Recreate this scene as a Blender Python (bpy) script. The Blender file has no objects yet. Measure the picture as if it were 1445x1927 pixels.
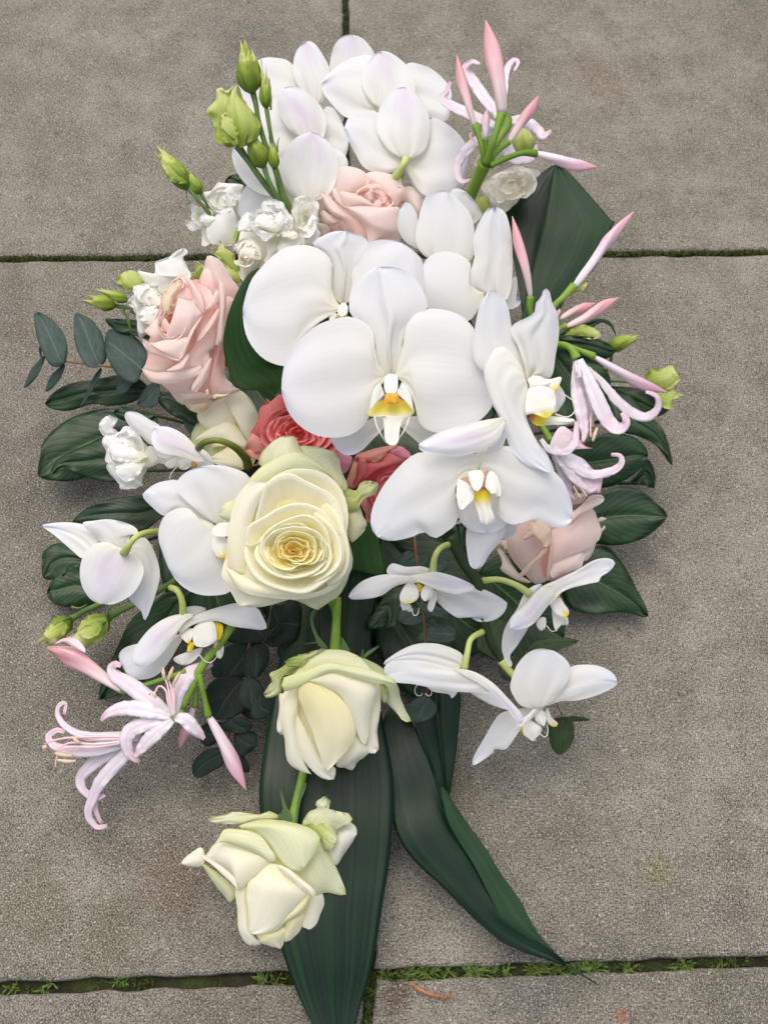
import bpy, bmesh, math, random
from math import sin, cos, pi, radians, sqrt, exp
from mathutils import Vector, noise
random.seed(7)
SC = bpy.context.scene
COL = SC.collection

# ------------------------------------------------------------------ camera
TILT, DIST, FOV = radians(25), 0.75, radians(50)
ct, st = cos(TILT), sin(TILT)
CAM = Vector((0, -DIST*st, DIST*ct))
FWD, RGT, UPV = Vector((0, st, -ct)), Vector((1, 0, 0)), Vector((0, ct, st))
FPX = 963.5/math.tan(FOV/2)
cam = bpy.data.cameras.new('camera')
cam.sensor_width = 36
cam.lens = 18/math.tan(FOV/2)
cam.clip_start, cam.clip_end = 0.02, 100
cam.dof.use_dof = True
cam.dof.focus_distance = 0.63
cam.dof.aperture_fstop = 16
camo = bpy.data.objects.new('camera', cam)
COL.objects.link(camo)
camo.location = CAM
camo.rotation_euler = (TILT, 0, 0)
SC.camera = camo

# ------------------------------------------------------------------ daylight
EL, AZ = radians(70), radians(-20)      # bright overcast
w = bpy.data.worlds.new('World'); SC.world = w; w.use_nodes = True
nt = w.node_tree
bg = nt.nodes['Background']
sky = nt.nodes.new('ShaderNodeTexSky'); sky.sky_type = 'NISHITA'; sky.sun_disc = False
sky.sun_elevation = EL; sky.sun_rotation = AZ; sky.air_density = 1.0; sky.dust_density = 6.0; sky.ozone_density = 1.0
ov = nt.nodes.new('ShaderNodeHueSaturation'); ov.inputs['Saturation'].default_value = .72   # cloud cover
nt.links.new(sky.outputs[0], ov.inputs['Color']); nt.links.new(ov.outputs[0], bg.inputs[0]); bg.inputs[1].default_value = 0.15
sun = bpy.data.lights.new('sun', 'SUN'); sun.energy = 0.9; sun.angle = radians(110); sun.color = (1, .965, .91)
suno = bpy.data.objects.new('sun', sun); COL.objects.link(suno)
az = AZ
sd = Vector((sin(az)*cos(EL), cos(az)*cos(EL), sin(EL)))
suno.rotation_euler = sd.to_track_quat('Z', 'Y').to_euler()
SC.view_settings.view_transform = 'Standard'
SC.view_settings.look = 'None'
SC.view_settings.exposure = 0.24
SC.cycles.max_bounces = 12
SC.cycles.diffuse_bounces = 8
SC.cycles.transmission_bounces = 8
SC.cycles.use_denoising = True

# ------------------------------------------------------------------ materials
def lin(c):
    return tuple(((x/255/12.92) if x/255 <= .04045 else ((x/255+.055)/1.055)**2.4) for x in c)

class G:
    def __init__(s, name):
        s.m = bpy.data.materials.new(name); s.m.use_nodes = True
        s.t = s.m.node_tree; s.t.nodes.clear()
        s.out = s.n('ShaderNodeOutputMaterial')
    def n(s, typ, **k):
        x = s.t.nodes.new(typ)
        for a, b in k.items(): setattr(x, a, b)
        return x
    def l(s, a, b): s.t.links.new(a, b)
    def put(s, sock, v):
        if hasattr(v, 'is_output'): s.l(v, sock)
        else:
            if isinstance(v, tuple) and len(v) == 3 and sock.type == 'RGBA': v = (*v, 1)
            sock.default_value = v
    def math(s, op, a, b=None, clamp=False):
        x = s.n('ShaderNodeMath', operation=op, use_clamp=clamp); s.put(x.inputs[0], a)
        if b is not None: s.put(x.inputs[1], b)
        return x.outputs[0]
    def mix(s, f, a, b, typ='MIX'):
        x = s.n('ShaderNodeMix', data_type='RGBA', blend_type=typ, clamp_factor=True)
        s.put(x.inputs[0], f); s.put(x.inputs[6], a); s.put(x.inputs[7], b); return x.outputs[2]
    def ramp(s, f, stops):
        x = s.n('ShaderNodeValToRGB'); e = x.color_ramp.elements
        while len(e) < len(stops): e.new(.5)
        for el, (p, c) in zip(e, stops):
            el.position = p; el.color = (*c, 1) if not isinstance(c, (int, float)) else (c, c, c, 1)
        s.l(f, x.inputs[0]); return x.outputs[0]
    def noise(s, vec, scale=5, detail=3, rough=.5, dist=0):
        x = s.n('ShaderNodeTexNoise'); s.l(vec, x.inputs['Vector'])
        x.inputs['Scale'].default_value = scale; x.inputs['Detail'].default_value = detail
        x.inputs['Roughness'].default_value = rough; x.inputs['Distortion'].default_value = dist
        return x.outputs[0]
    def uv(s):
        x = s.n('ShaderNodeUVMap'); x.uv_map = 'UVMap'
        sep = s.n('ShaderNodeSeparateXYZ'); s.l(x.outputs[0], sep.inputs[0])
        return x.outputs[0], sep.outputs[0], sep.outputs[1]
    def vscale(s, vec, xyz, off=None):
        x = s.n('ShaderNodeMapping'); s.l(vec, x.inputs[0]); x.inputs['Scale'].default_value = xyz
        if off is not None: s.l(off, x.inputs['Location'])
        return x.outputs[0]
    def bump(s, h, strength=.3, dist=.001):
        x = s.n('ShaderNodeBump'); s.l(h, x.inputs['Height']); x.inputs['Strength'].default_value = strength
        x.inputs['Distance'].default_value = dist; return x.outputs[0]

def seedvec(g):
    oi = g.n('ShaderNodeObjectInfo')
    c = g.n('ShaderNodeCombineXYZ')
    a = g.math('MULTIPLY', oi.outputs['Random'], 37.0)
    g.l(a, c.inputs[0]); g.l(a, c.inputs[1]); g.l(a, c.inputs[2])
    return c.outputs[0], oi.outputs['Random']

def petal_mat(name, stops, edge=None, ew=.82, vein=.06, veins=34, trans=.35, rough=.5, bump=.25, blush=None, spot=None, tv=.06, sheen=0, bl=.55, mline=None):
    g = G(name); uv, u, v = g.uv(); off, rnd = seedvec(g)
    col = g.ramp(u, [(p, lin(c)) for p, c in stops])
    av = g.math('ABSOLUTE', g.math('SUBTRACT', g.math('MULTIPLY', v, 2), 1))
    ns = g.noise(g.vscale(uv, (1.3, 1.3, 1), off), 3.0, 3)
    if blush:                               # pigment patch on the middle of the petal
        bx = g.math('MULTIPLY', g.math('SUBTRACT', u, bl), 2.0)
        by = g.math('MULTIPLY', av, 1.1)
        d = g.math('SQRT', g.math('ADD', g.math('MULTIPLY', bx, bx), g.math('MULTIPLY', by, by)))
        d = g.math('ADD', d, g.math('MULTIPLY', g.math('SUBTRACT', ns, .5), 1.1))
        col = g.mix(g.ramp(d, [(.05, .75), (.85, 0.)]), col, lin(blush))
    if edge:
        e = g.math('MAXIMUM', av, u)
        e = g.math('ADD', e, g.math('MULTIPLY', g.math('SUBTRACT', ns, .5), .25))
        col = g.mix(g.ramp(e, [(ew, 0.), (1., .85)]), col, lin(edge))
    vn = g.noise(g.vscale(uv, (1.6, veins, 1), off), 1.0, 3, .6)
    col = g.mix(g.math('MULTIPLY', g.ramp(vn, [(.35, 1.), (.6, 0.)]), vein), col, (.25, .25, .22), 'MULTIPLY')
    if mline:
        col = g.mix(g.ramp(av, [(.02, .55), (.3, 0.)]), col, lin(mline))
    if spot:
        sp = g.noise(g.vscale(uv, (6, 6, 1), off), 1.6, 4, .65)
        col = g.mix(g.ramp(sp, [(.56, 0.), (.70, .8)]), col, lin(spot))
    hs = g.n('ShaderNodeHueSaturation'); g.l(col, hs.inputs['Color'])
    g.l(g.math('ADD', g.math('MULTIPLY', rnd, tv), 1-tv/2), hs.inputs['Value'])
    col = hs.outputs[0]
    tc = g.n('ShaderNodeTexCoord')
    fine = g.noise(tc.outputs['Object'], 420, 3, .6)
    h = g.math('ADD', g.math('MULTIPLY', vn, 1.0), g.math('MULTIPLY', fine, .35))
    nb = g.bump(h, bump*.28, .0008)
    p = g.n('ShaderNodeBsdfPrincipled'); g.l(col, p.inputs['Base Color']); p.inputs['Roughness'].default_value = rough
    p.inputs['Specular IOR Level'].default_value = .28
    p.inputs['Sheen Weight'].default_value = sheen
    g.l(nb, p.inputs['Normal'])
    t = g.n('ShaderNodeBsdfTranslucent'); g.l(col, t.inputs[0]); g.l(nb, t.inputs['Normal'])
    mx = g.n('ShaderNodeMixShader'); mx.inputs[0].default_value = trans
    g.l(p.outputs[0], mx.inputs[1]); g.l(t.outputs[0], mx.inputs[2]); g.l(mx.outputs[0], g.out.inputs[0])
    return g.m

def leaf_mat(name, dark, light, kind='parallel', rough=.35, trans=.08, vein=(90, 120, 80), bump=.4, spec=.45):
    g = G(name); uv, u, v = g.uv(); off, rnd = seedvec(g)
    tc = g.n('ShaderNodeTexCoord')
    cv = g.math('SUBTRACT', v, .5); av = g.math('ABSOLUTE', cv)
    fine = g.noise(tc.outputs['Object'], 160, 4, .6)
    blot = g.noise(g.vscale(uv, (2, 2, 1), off), 2.2, 4, .6)
    if kind == 'parallel':
        s1 = g.noise(g.vscale(uv, (1.1, 26, 1), off), 1.0, 4, .65)
        s2 = g.noise(g.vscale(uv, (.5, 90, 1), off), 1.0, 2, .5)
        f = g.ramp(g.math('ADD', g.math('MULTIPLY', s1, .75), g.math('MULTIPLY', s2, .3)), [(.40, 0.), (.66, 1.)])
        col = g.mix(f, lin(dark), lin(light))
        col = g.mix(g.ramp(blot, [(.45, 0.), (.8, .5)]), col, lin((dark[0]*.7+4, dark[1]*.85, dark[2]*1.1+4)))
        h = g.math('ADD', g.math('MULTIPLY', s1, .7), g.math('MULTIPLY', s2, .5))
    elif kind == 'pinnate':
        col = g.mix(g.ramp(blot, [(.3, 0.), (.75, 1.)]), lin(dark), lin(light))
        ph = g.math('ADD', g.math('SUBTRACT', g.math('MULTIPLY', u, 11.), g.math('MULTIPLY', av, 9.)), g.math('MULTIPLY', blot, 1.2))
        tri = g.math('ABSOLUTE', g.math('SUBTRACT', g.math('FRACT', ph), .5))
        side = g.ramp(tri, [(.0, 1.), (.06, 0.)])
        mid = g.ramp(av, [(.004, 1.), (.016, 0.)])
        col = g.mix(g.math('MULTIPLY', side, .5), col, lin(vein))
        col = g.mix(g.math('MULTIPLY', mid, .75), col, lin(vein))
        h = g.math('ADD', g.math('SUBTRACT', g.math('MULTIPLY', tri, 1.2), mid), g.math('MULTIPLY', fine, .3))
    else:
        col = g.mix(g.ramp(blot, [(.3, 0.), (.75, 1.)]), lin(dark), lin(light))
        ph = g.math('ADD', g.math('SUBTRACT', g.math('MULTIPLY', u, 7.), g.math('MULTIPLY', av, 4.)), g.math('MULTIPLY', blot, 2.))
        tri = g.math('ABSOLUTE', g.math('SUBTRACT', g.math('FRACT', ph), .5))
        side = g.ramp(tri, [(.0, 1.), (.09, 0.)])
        mid = g.ramp(av, [(.006, 1.), (.03, 0.)])
        col = g.mix(g.math('MULTIPLY', g.math('MAXIMUM', g.math('MULTIPLY', side, .4), mid), .35), col, lin(vein))
        edge = g.ramp(g.math('ADD', av, g.math('MULTIPLY', blot, .02)), [(.485, 0.), (.51, .6)])
        col = g.mix(edge, col, lin((96, 70, 70)))
        h = fine
    hs = g.n('ShaderNodeHueSaturation'); g.l(col, hs.inputs['Color'])
    g.l(g.math('ADD', g.math('MULTIPLY', rnd, .35), .82), hs.inputs['Value'])
    col = hs.outputs[0]
    p = g.n('ShaderNodeBsdfPrincipled'); g.l(col, p.inputs['Base Color'])
    g.l(g.math('ADD', g.math('MULTIPLY', blot, .25), rough-.12), p.inputs['Roughness'])
    p.inputs['Specular IOR Level'].default_value = spec
    nb = g.bump(h, bump, .0012); g.l(nb, p.inputs['Normal'])
    t = g.n('ShaderNodeBsdfTranslucent'); g.l(col, t.inputs[0])
    mx = g.n('ShaderNodeMixShader'); mx.inputs[0].default_value = trans
    g.l(p.outputs[0], mx.inputs[1]); g.l(t.outputs[0], mx.inputs[2]); g.l(mx.outputs[0], g.out.inputs[0])
    return g.m

def plain_mat(name, a, b, rough=.5, scale=60, bump=.3, spec=.3):
    g = G(name); tc = g.n('ShaderNodeTexCoord')
    n1 = g.noise(tc.outputs['Object'], scale, 4, .6)
    n2 = g.noise(g.vscale(tc.outputs['Object'], (1, 1, .3)), scale*6, 3, .6)
    col = g.mix(g.ramp(n1, [(.35, 0.), (.65, 1.)]), lin(a), lin(b))
    p = g.n('ShaderNodeBsdfPrincipled'); g.l(col, p.inputs['Base Color']); p.inputs['Roughness'].default_value = rough
    p.inputs['Specular IOR Level'].default_value = spec
    g.l(g.bump(n2, bump, .0006), p.inputs['Normal']); g.l(p.outputs[0], g.out.inputs[0])
    return g.m

M = {}
OW = [(0, (236, 234, 208)), (.16, (240, 238, 228)), (.5, (240, 240, 237)), (1, (236, 239, 246))]  # bluish tip end: cool look of light through thin petals, put into the colour
M['orchid'] = petal_mat('orchid_white', OW, vein=.045, veins=50, trans=.32, rough=.5, bump=.10)
M['orchid_lilac'] = petal_mat('orchid_white_lilac_blush', OW, vein=.06, veins=44, trans=.32, rough=.5, bump=.10, blush=(230, 214, 234))
M['orchid_tip'] = petal_mat('orchid_white_lilac_tip', OW, vein=.06, veins=44, trans=.32, rough=.5, bump=.10, blush=(233, 217, 235), bl=.85)
M['lip'] = petal_mat('orchid_lip', [(0, (176, 84, 62)), (.13, (196, 112, 70)), (.22, (232, 200, 50)), (.36, (240, 222, 90)), (.52, (246, 243, 228)), (1, (246, 245, 238))], vein=.06, trans=.25)
M['lip_white'] = petal_mat('orchid_lip_white', [(0, (246, 243, 228)), (1, (246, 245, 240))], vein=.03, trans=.25)
M['lip_lobe'] = petal_mat('orchid_lip_lobe', [(0, (246, 244, 236)), (.68, (246, 243, 232)), (.86, (240, 222, 90)), (1, (232, 204, 40))], vein=.03, trans=.25)
M['lip_yellow'] = petal_mat('orchid_yellow', [(0, (238, 214, 70)), (1, (226, 190, 30))], vein=.05, trans=.2)
M['callus'] = petal_mat('orchid_callus', [(0, (226, 176, 60)), (1, (208, 150, 40))], spot=(150, 74, 10), vein=.1, trans=.1)
M['throat'] = petal_mat('orchid_throat', [(0, (226, 190, 170)), (1, (196, 130, 110))], spot=(132, 58, 48), vein=.5, veins=14, trans=.1)
M['rose_cream'] = petal_mat('rose_cream', [(0, (249, 236, 160)), (.35, (253, 247, 206)), (.62, (253, 250, 226)), (.9, (251, 249, 228)), (1, (247, 247, 214))], vein=.04, trans=.34, bump=.3)
M['rose_core'] = petal_mat('rose_core', [(0, (253, 226, 118)), (.4, (254, 240, 158)), (.75, (254, 248, 196)), (1, (254, 251, 224))], vein=.04, trans=.34)
M['rose_ivory'] = petal_mat('rose_ivory', [(0, (249, 244, 212)), (.5, (250, 247, 226)), (1, (250, 248, 232))], edge=(228, 234, 188), ew=.93, vein=.06, trans=.34, bump=.35)
M['rose_warm'] = petal_mat('rose_warm_ivory', [(0, (250, 240, 178)), (.5, (250, 244, 204)), (1, (250, 247, 222))], vein=.05, trans=.34, bump=.3)
M['rose_green'] = petal_mat('rose_green_tinged', [(0, (222, 228, 160)), (.4, (236, 238, 196)), (1, (238, 240, 208))], edge=(206, 220, 150), ew=.84, vein=.16, veins=22, trans=.34, bump=.5)
M['rose_flap'] = petal_mat('rose_green_flap', [(0, (150, 170, 70)), (.4, (190, 202, 120)), (1, (232, 234, 194))], edge=(222, 222, 170), vein=.4, veins=14, spot=(132, 158, 52), trans=.25, bump=.7)
M['rose_pink'] = petal_mat('rose_pink', [(0, (253, 204, 192)), (.3, (254, 220, 211)), (.65, (254, 232, 225)), (.92, (254, 238, 230)), (1, (252, 242, 232))], vein=.07, trans=.45, bump=.3)
M['rose_blush'] = petal_mat('rose_blush', [(0, (254, 228, 219)), (.5, (254, 238, 232)), (1, (254, 243, 234))], edge=(244, 232, 212), ew=.9, vein=.07, trans=.45, bump=.3)
M['rose_rim'] = petal_mat('rose_pink_rim', [(0, (252, 228, 221)), (1, (252, 238, 229))], vein=.08, trans=.45, bump=.35)
M['rose_tan'] = petal_mat('rose_tan_edge', [(0, (244, 220, 194)), (1, (246, 226, 200))], spot=(226, 190, 150), vein=.2, veins=12, trans=.25, bump=.6)
M['coral'] = petal_mat('coral', [(0, (254, 140, 146)), (.45, (254, 174, 176)), (.85, (254, 194, 194)), (1, (254, 216, 208))], vein=.08, trans=.5, bump=.3)
M['coral_dark'] = petal_mat('coral_dusty', [(0, (228, 100, 108)), (.7, (238, 140, 140)), (1, (226, 150, 130))], edge=(180, 128, 92), ew=.85, vein=.2, trans=.45, bump=.4)
M['coral_tan'] = petal_mat('coral_tan', [(0, (222, 146, 136)), (1, (214, 156, 136))], spot=(194, 134, 104), edge=(206, 166, 126), ew=.93, vein=.2, trans=.2, bump=.5)
M['coral_mauve'] = petal_mat('coral_mauve', [(0, (226, 136, 156)), (1, (226, 152, 172))], vein=.12, trans=.25)
M['nerine'] = petal_mat('nerine_petal', [(0, (248, 246, 246)), (.5, (249, 243, 248)), (.85, (249, 233, 242)), (1, (247, 218, 228))], vein=.12, veins=10, trans=.36, bump=.4, rough=.4, mline=(242, 216, 232))
M['nerine_bud'] = petal_mat('nerine_bud', [(0, (248, 236, 230)), (.25, (248, 222, 222)), (.65, (245, 190, 198)), (.94, (243, 180, 182)), (1, (216, 212, 150))], vein=.14, veins=8, trans=.25, bump=.35, rough=.4)
M['nerine_bud2'] = petal_mat('nerine_bud_pale', [(0, (249, 244, 245)), (.4, (249, 232, 240)), (.75, (247, 204, 220)), (.95, (245, 186, 200)), (1, (224, 214, 150))], vein=.14, veins=8, trans=.25, bump=.35, rough=.4)
M['stamen'] = petal_mat('stamen', [(0, (248, 234, 234)), (1, (244, 206, 206))], vein=.02, trans=.2)
M['anther'] = petal_mat('anther', [(0, (226, 204, 180)), (1, (220, 196, 166))], spot=(196, 164, 130), vein=.1, trans=.1)
M['lis'] = petal_mat('lisianthus_white', [(0, (236, 238, 200)), (.25, (248, 247, 232)), (.6, (250, 250, 247)), (1, (251, 251, 251))], vein=.05, veins=20, trans=.36, bump=.12)
M['lis_cream'] = petal_mat('lisianthus_cream', [(0, (248, 243, 212)), (.3, (252, 248, 234)), (1, (252, 250, 243))], vein=.06, veins=20, trans=.36, bump=.12)
M['lis_green'] = petal_mat('lisianthus_green', [(0, (140, 166, 62)), (.4, (176, 194, 92)), (.8, (214, 222, 140)), (1, (232, 234, 178))], vein=.3, veins=14, trans=.28, bump=.6)
M['lis_bud'] = petal_mat('lisianthus_bud', [(0, (92, 132, 36)), (.25, (132, 162, 50)), (.7, (170, 188, 76)), (1, (214, 218, 132))], vein=.4, veins=12, trans=.2, bump=.6)
M['stem'] = plain_mat('stem_green', (104, 138, 40), (130, 162, 62), .42, 40)
M['stem_dark'] = plain_mat('stem_dark', (34, 50, 24), (52, 66, 34), .45, 40)
M['stem_pale'] = plain_mat('pedicel_pale', (170, 182, 96), (196, 204, 130), .42, 60)
M['stem_olive'] = plain_mat('pedicel_olive', (92, 104, 44), (118, 128, 58), .42, 60)
M['stem_brown'] = plain_mat('stem_brown', (112, 70, 44), (140, 96, 66), .5, 60)
M['stem_lis'] = plain_mat('stem_lisianthus', (84, 112, 52), (112, 138, 74), .45, 60)
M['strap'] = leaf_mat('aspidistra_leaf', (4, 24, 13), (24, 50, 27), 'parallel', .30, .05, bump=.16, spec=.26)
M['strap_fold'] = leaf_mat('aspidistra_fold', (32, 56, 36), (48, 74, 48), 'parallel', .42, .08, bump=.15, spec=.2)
M['strap_curl'] = leaf_mat('aspidistra_curl', (30, 64, 20), (48, 84, 32), 'parallel', .36, .10, bump=.15, spec=.28)
M['salal'] = leaf_mat('lemon_leaf', (12, 40, 14), (30, 64, 24), 'pinnate', .38, .08, (84, 118, 66), bump=.10, spec=.42)
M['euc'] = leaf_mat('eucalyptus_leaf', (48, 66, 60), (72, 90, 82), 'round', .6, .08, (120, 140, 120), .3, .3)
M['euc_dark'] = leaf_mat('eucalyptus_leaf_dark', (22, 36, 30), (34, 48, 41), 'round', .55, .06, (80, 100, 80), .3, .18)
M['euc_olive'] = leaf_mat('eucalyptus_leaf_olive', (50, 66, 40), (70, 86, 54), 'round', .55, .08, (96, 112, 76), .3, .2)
M['sepal'] = leaf_mat('rose_sepal', (66, 100, 50), (104, 134, 84), 'parallel', .5, .1)
M['heart_pink'] = petal_mat('rose_heart_pink', [(0, (248, 186, 178)), (1, (250, 200, 192))], vein=.1, trans=.4)
M['heart_cream'] = petal_mat('rose_heart_cream', [(0, (246, 236, 180)), (1, (249, 242, 200))], vein=.1, trans=.4)
M['reflector_hull'] = petal_mat('lisianthus_reflector', [(0, (244, 243, 226)), (1, (250, 249, 240))], vein=.05, trans=.2)  # for added hulls under the blooms that reflect light up into the petals
M['heart_coral'] = petal_mat('rose_heart_coral', [(0, (226, 84, 96)), (1, (232, 100, 108))], vein=.1, trans=.4)
M['foam'] = plain_mat('added_foam', (14, 24, 14), (24, 34, 20), .95, 90)

# ------------------------------------------------------------------ geometry helpers
ZO = dict(X=(0, 0, 1), A=(380, 20, 2.89), B=(780, 20, 2.779), C=(20, 440, 2.779), D=(420, 420, 2.676), E=(860, 380, 3.141),
          F=(40, 740, 3.0104), G=(380, 780, 3.0104), H=(640, 760, 2.258), I=(40, 1080, 2.89), J=(460, 1080, 3.284),
          K=(640, 1000, 2.408), L=(300, 1420, 3.141), M=(660, 1300, 2.779), N=(250, 470, 5.78), O=(560, 300, 5.558),
          P=(640, 810, 9.03), Q=(920, 900, 6.02), R=(330, 330, 4.983), S=(460, 960, 8.028), T=(440, 730, 6.02))
cur = ZO['X']
def use(k):
    global cur
    cur = ZO[k]
def fp(x, y): return (cur[0]+x/cur[2], cur[1]+y/cur[2])
def pts(s):
    if not isinstance(s, str): return [fp(*p[:2]) for p in s]
    return [fp(*map(float, q.split(','))) for q in s.split()]
def pts3(s):
    o = []
    for q in s.split():
        a = list(map(float, q.split(','))); o.append((*fp(a[0], a[1]), a[2]))
    return o
def W(x, y, z):
    """survey point: photo position x, y at the height z (cm) above the paving -> metres"""
    z = max(z, .22)*.01 if z > -50 else 0.0
    d = FWD + RGT*((x-722.5)/FPX) + UPV*((963.5-y)/FPX)
    return CAM + d*((z-CAM.z)/d.z)
def cmpx(x, y, z): return (W(x+1, y, z)-W(x, y, z)).length*100
FRM = (722, 963, 5, 0, 1.05)
def fr(x, y, z, sx=0, sy=1.05):
    global FRM
    x, y = fp(x, y); FRM = (x, y, z, sx, sy)
def FZ(x, y): return FRM[2] + FRM[3]*(x-FRM[0])/100 + FRM[4]*(FRM[1]-y)/100

def cr(p, closed=False, n=10):
    m = len(p); out = []; idx = []
    D = len(p[0])
    segs = m if closed else m-1
    for i in range(segs):
        if closed: a, b, c, d = p[i-1], p[i], p[(i+1) % m], p[(i+2) % m]
        else: a, b, c, d = p[max(i-1, 0)], p[i], p[i+1], p[min(i+2, m-1)]
        idx.append(len(out))
        for k in range(n):
            t = k/n; t2 = t*t; t3 = t2*t
            out.append(tuple(.5*(2*b[j]+(c[j]-a[j])*t+(2*a[j]-5*b[j]+4*c[j]-d[j])*t2+(3*b[j]-a[j]-3*c[j]+d[j])*t3) for j in range(D)))
    idx.append(len(out)); out.append(p[0] if closed else p[-1])
    return out, idx
def resample(p, n):
    L = [0]
    for a, b in zip(p, p[1:]): L.append(L[-1]+sqrt(sum((x-y)**2 for x, y in zip(a, b))))
    T = L[-1] or 1e-9; out = []; k = 0
    for i in range(n+1):
        s = T*i/n
        while k < len(L)-2 and L[k+1] < s: k += 1
        f = (s-L[k])/max(L[k+1]-L[k], 1e-9); f = min(max(f, 0), 1)
        out.append(tuple(x+(y-x)*f for x, y in zip(p[k], p[k+1])))
    return out

def obj(name, verts, faces, uvs, m, par=None, lab=None, smooth=True, thick=0):
    me = bpy.data.meshes.new(name); me.from_pydata(verts, [], faces); 
    if uvs is not None:
        ul = me.uv_layers.new(name='UVMap')
        flat = [0.0]*(2*len(me.loops))
        for i, l in enumerate(me.loops):
            flat[2*i], flat[2*i+1] = uvs[l.vertex_index]
        ul.data.foreach_set('uv', flat)
    if smooth: me.polygons.foreach_set('use_smooth', [True]*len(me.polygons))
    me.materials.append(m); me.update()
    o = bpy.data.objects.new(name, me); COL.objects.link(o)
    if par is not None:
        o.parent = par
        q = par; off = Vector((0, 0, 0))
        while q is not None: off += q.location; q = q.parent
        me.transform(__import__('mathutils').Matrix.Translation(-off))
    if lab: o['label'] = lab
    if thick:
        md = o.modifiers.new('thickness', 'SOLIDIFY'); md.thickness = thick; md.offset = 0
    return o
def thing(name, label, cat, x, y, z, group=None):
    o = bpy.data.objects.new(name, None); COL.objects.link(o); o.empty_display_size = .01
    x, y = fp(x, y); o.location = W(x, y, z); o['label'] = label; o['category'] = cat
    if group: o['group'] = group
    return o
SEED = [0]
def grid(nu, nv, fn, closed=False):
    V, U, Fc = [], [], []
    for i in range(nu+1):
        for j in range(nv+1):
            co, uv = fn(i/nu, j/nv, i, j); V.append(co); U.append(uv)
    for i in range(nu):
        for j in range(nv):
            a = i*(nv+1)+j; Fc.append((a, a+1, a+nv+2, a+nv+1))
    return V, Fc, U
TH = 0
CK = .32
def petal(par, name, m, s, tip, z0=0, z1=0, cup=.3, ruf=0, rf=9, jag=0, curl=0, mid=0, nu=16, nv=12, lab=None, bow=0, thick=None, ck=None, cap=.11, pleat=.0, re=2):
    p = pts(s) if isinstance(s, str) else s
    SEED[0] += 1; sd = SEED[0]*3.17
    dn, ix = cr(p, True, 8)
    Lf = resample(dn[:ix[tip]+1], nu); Rt = resample(dn[ix[tip]:][::-1], nu)
    PXC = cmpx(*p[0], max(FZ(*p[0]), .3))
    def fn(u, v, i, j):
        a, b = Lf[i], Rt[i]
        x, y = a[0]+(b[0]-a[0])*v, a[1]+(b[1]-a[1])*v
        e = max(abs(2*v-1), (u-.6)/.4, 0)
        wc = sqrt((a[0]-b[0])**2+(a[1]-b[1])**2)*PXC
        cc = max(-cap*wc, min(cap*wc, cup*(ck or CK)))
        bell = cc*max(4*v*(1-v), 0)*max(sin(pi*(.05+.92*u)), 0)
        z = FZ(x, y) + z0+(z1-z0)*u + bell + bow*sin(pi*u)
        if mid: z -= mid*exp(-((v-.5)/.07)**2)*(1-.6*u)
        if ruf: z += ruf*e**re*(noise.noise((u*rf+sd, (1 if v > .5 else -1)*(1+abs(2*v-1)*rf*.25), sd)) + .5*noise.noise((u*rf*2.3+sd, v*rf, sd+9)))*1.6
        if curl: z -= curl*e**3
        # uneven natural surface
        z += .17*noise.noise((x*.010, y*.010, sd)) + .06*(u-.2)*sin(7*v+sd)
        if pleat: z += pleat*sin(v*pi*4.3+sd)*min(wc/4, 1)*(4*u*(1-u))*(1-.35*u)+pleat*.5*sin(v*pi*9+sd*2)*max(1-u*1.7, 0)*min(wc/3, 1)
        if jag:
            q = jag*e**3*noise.noise((u*rf*2.1+sd, v*7, sd+3)); q2 = jag*e**3*noise.noise((u*rf*2.1+sd, v*7, sd+30))
            x += q; y += q2
        return W(x, y, z), (u, v)
    V, Fc, U = grid(nu, nv, fn)
    return obj(name, V, Fc, U, m, par, lab, thick=TH if thick is None else thick)
def wall(par, name, m, rim, c, r0=.35, zr=0, zf=-2, p=2.0, roll=7, rz=.35, taper=.4, ruf=0, rf=6, n=20, k=9, lab=None):
    """cupped rose petal: rises from the heart c to the traced rim and rolls over it"""
    rp = pts(rim) if isinstance(rim, str) else rim
    SEED[0] += 1; sd = SEED[0]*2.31
    R = resample(cr(rp)[0], n)
    cx, cy = c
    def fn(s, u, i, j):
        x1, y1 = R[i]; dx, dy = x1-cx, y1-cy; L = sqrt(dx*dx+dy*dy)+1e-6
        tp = taper*abs(2*s-1)**3.5
        wob = ruf*noise.noise((s*rf+sd, u*1.5, sd)) if ruf else 0
        if u <= .78:
            t = u/.78; f = r0+(1-r0)*t**.75
            x, y = cx+dx*f, cy+dy*f; z = zf+(zr-tp-zf)*t**p + wob*t*t
        else:
            t = (u-.78)/.22; a = t*pi*.62
            x, y = x1+dx/L*roll*sin(a)*.9, y1+dy/L*roll*sin(a)*.9
            z = zr-tp-rz*(1-cos(a)) + wob*(1-.2*t)
        return W(x, y, FZ(x, y)+z+.03*noise.noise((x*.02, y*.02, sd))), (u, s)
    V, Fc, U = grid(n, k, fn)
    return obj(name, V, Fc, U, m, par, lab, thick=TH)
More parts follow.
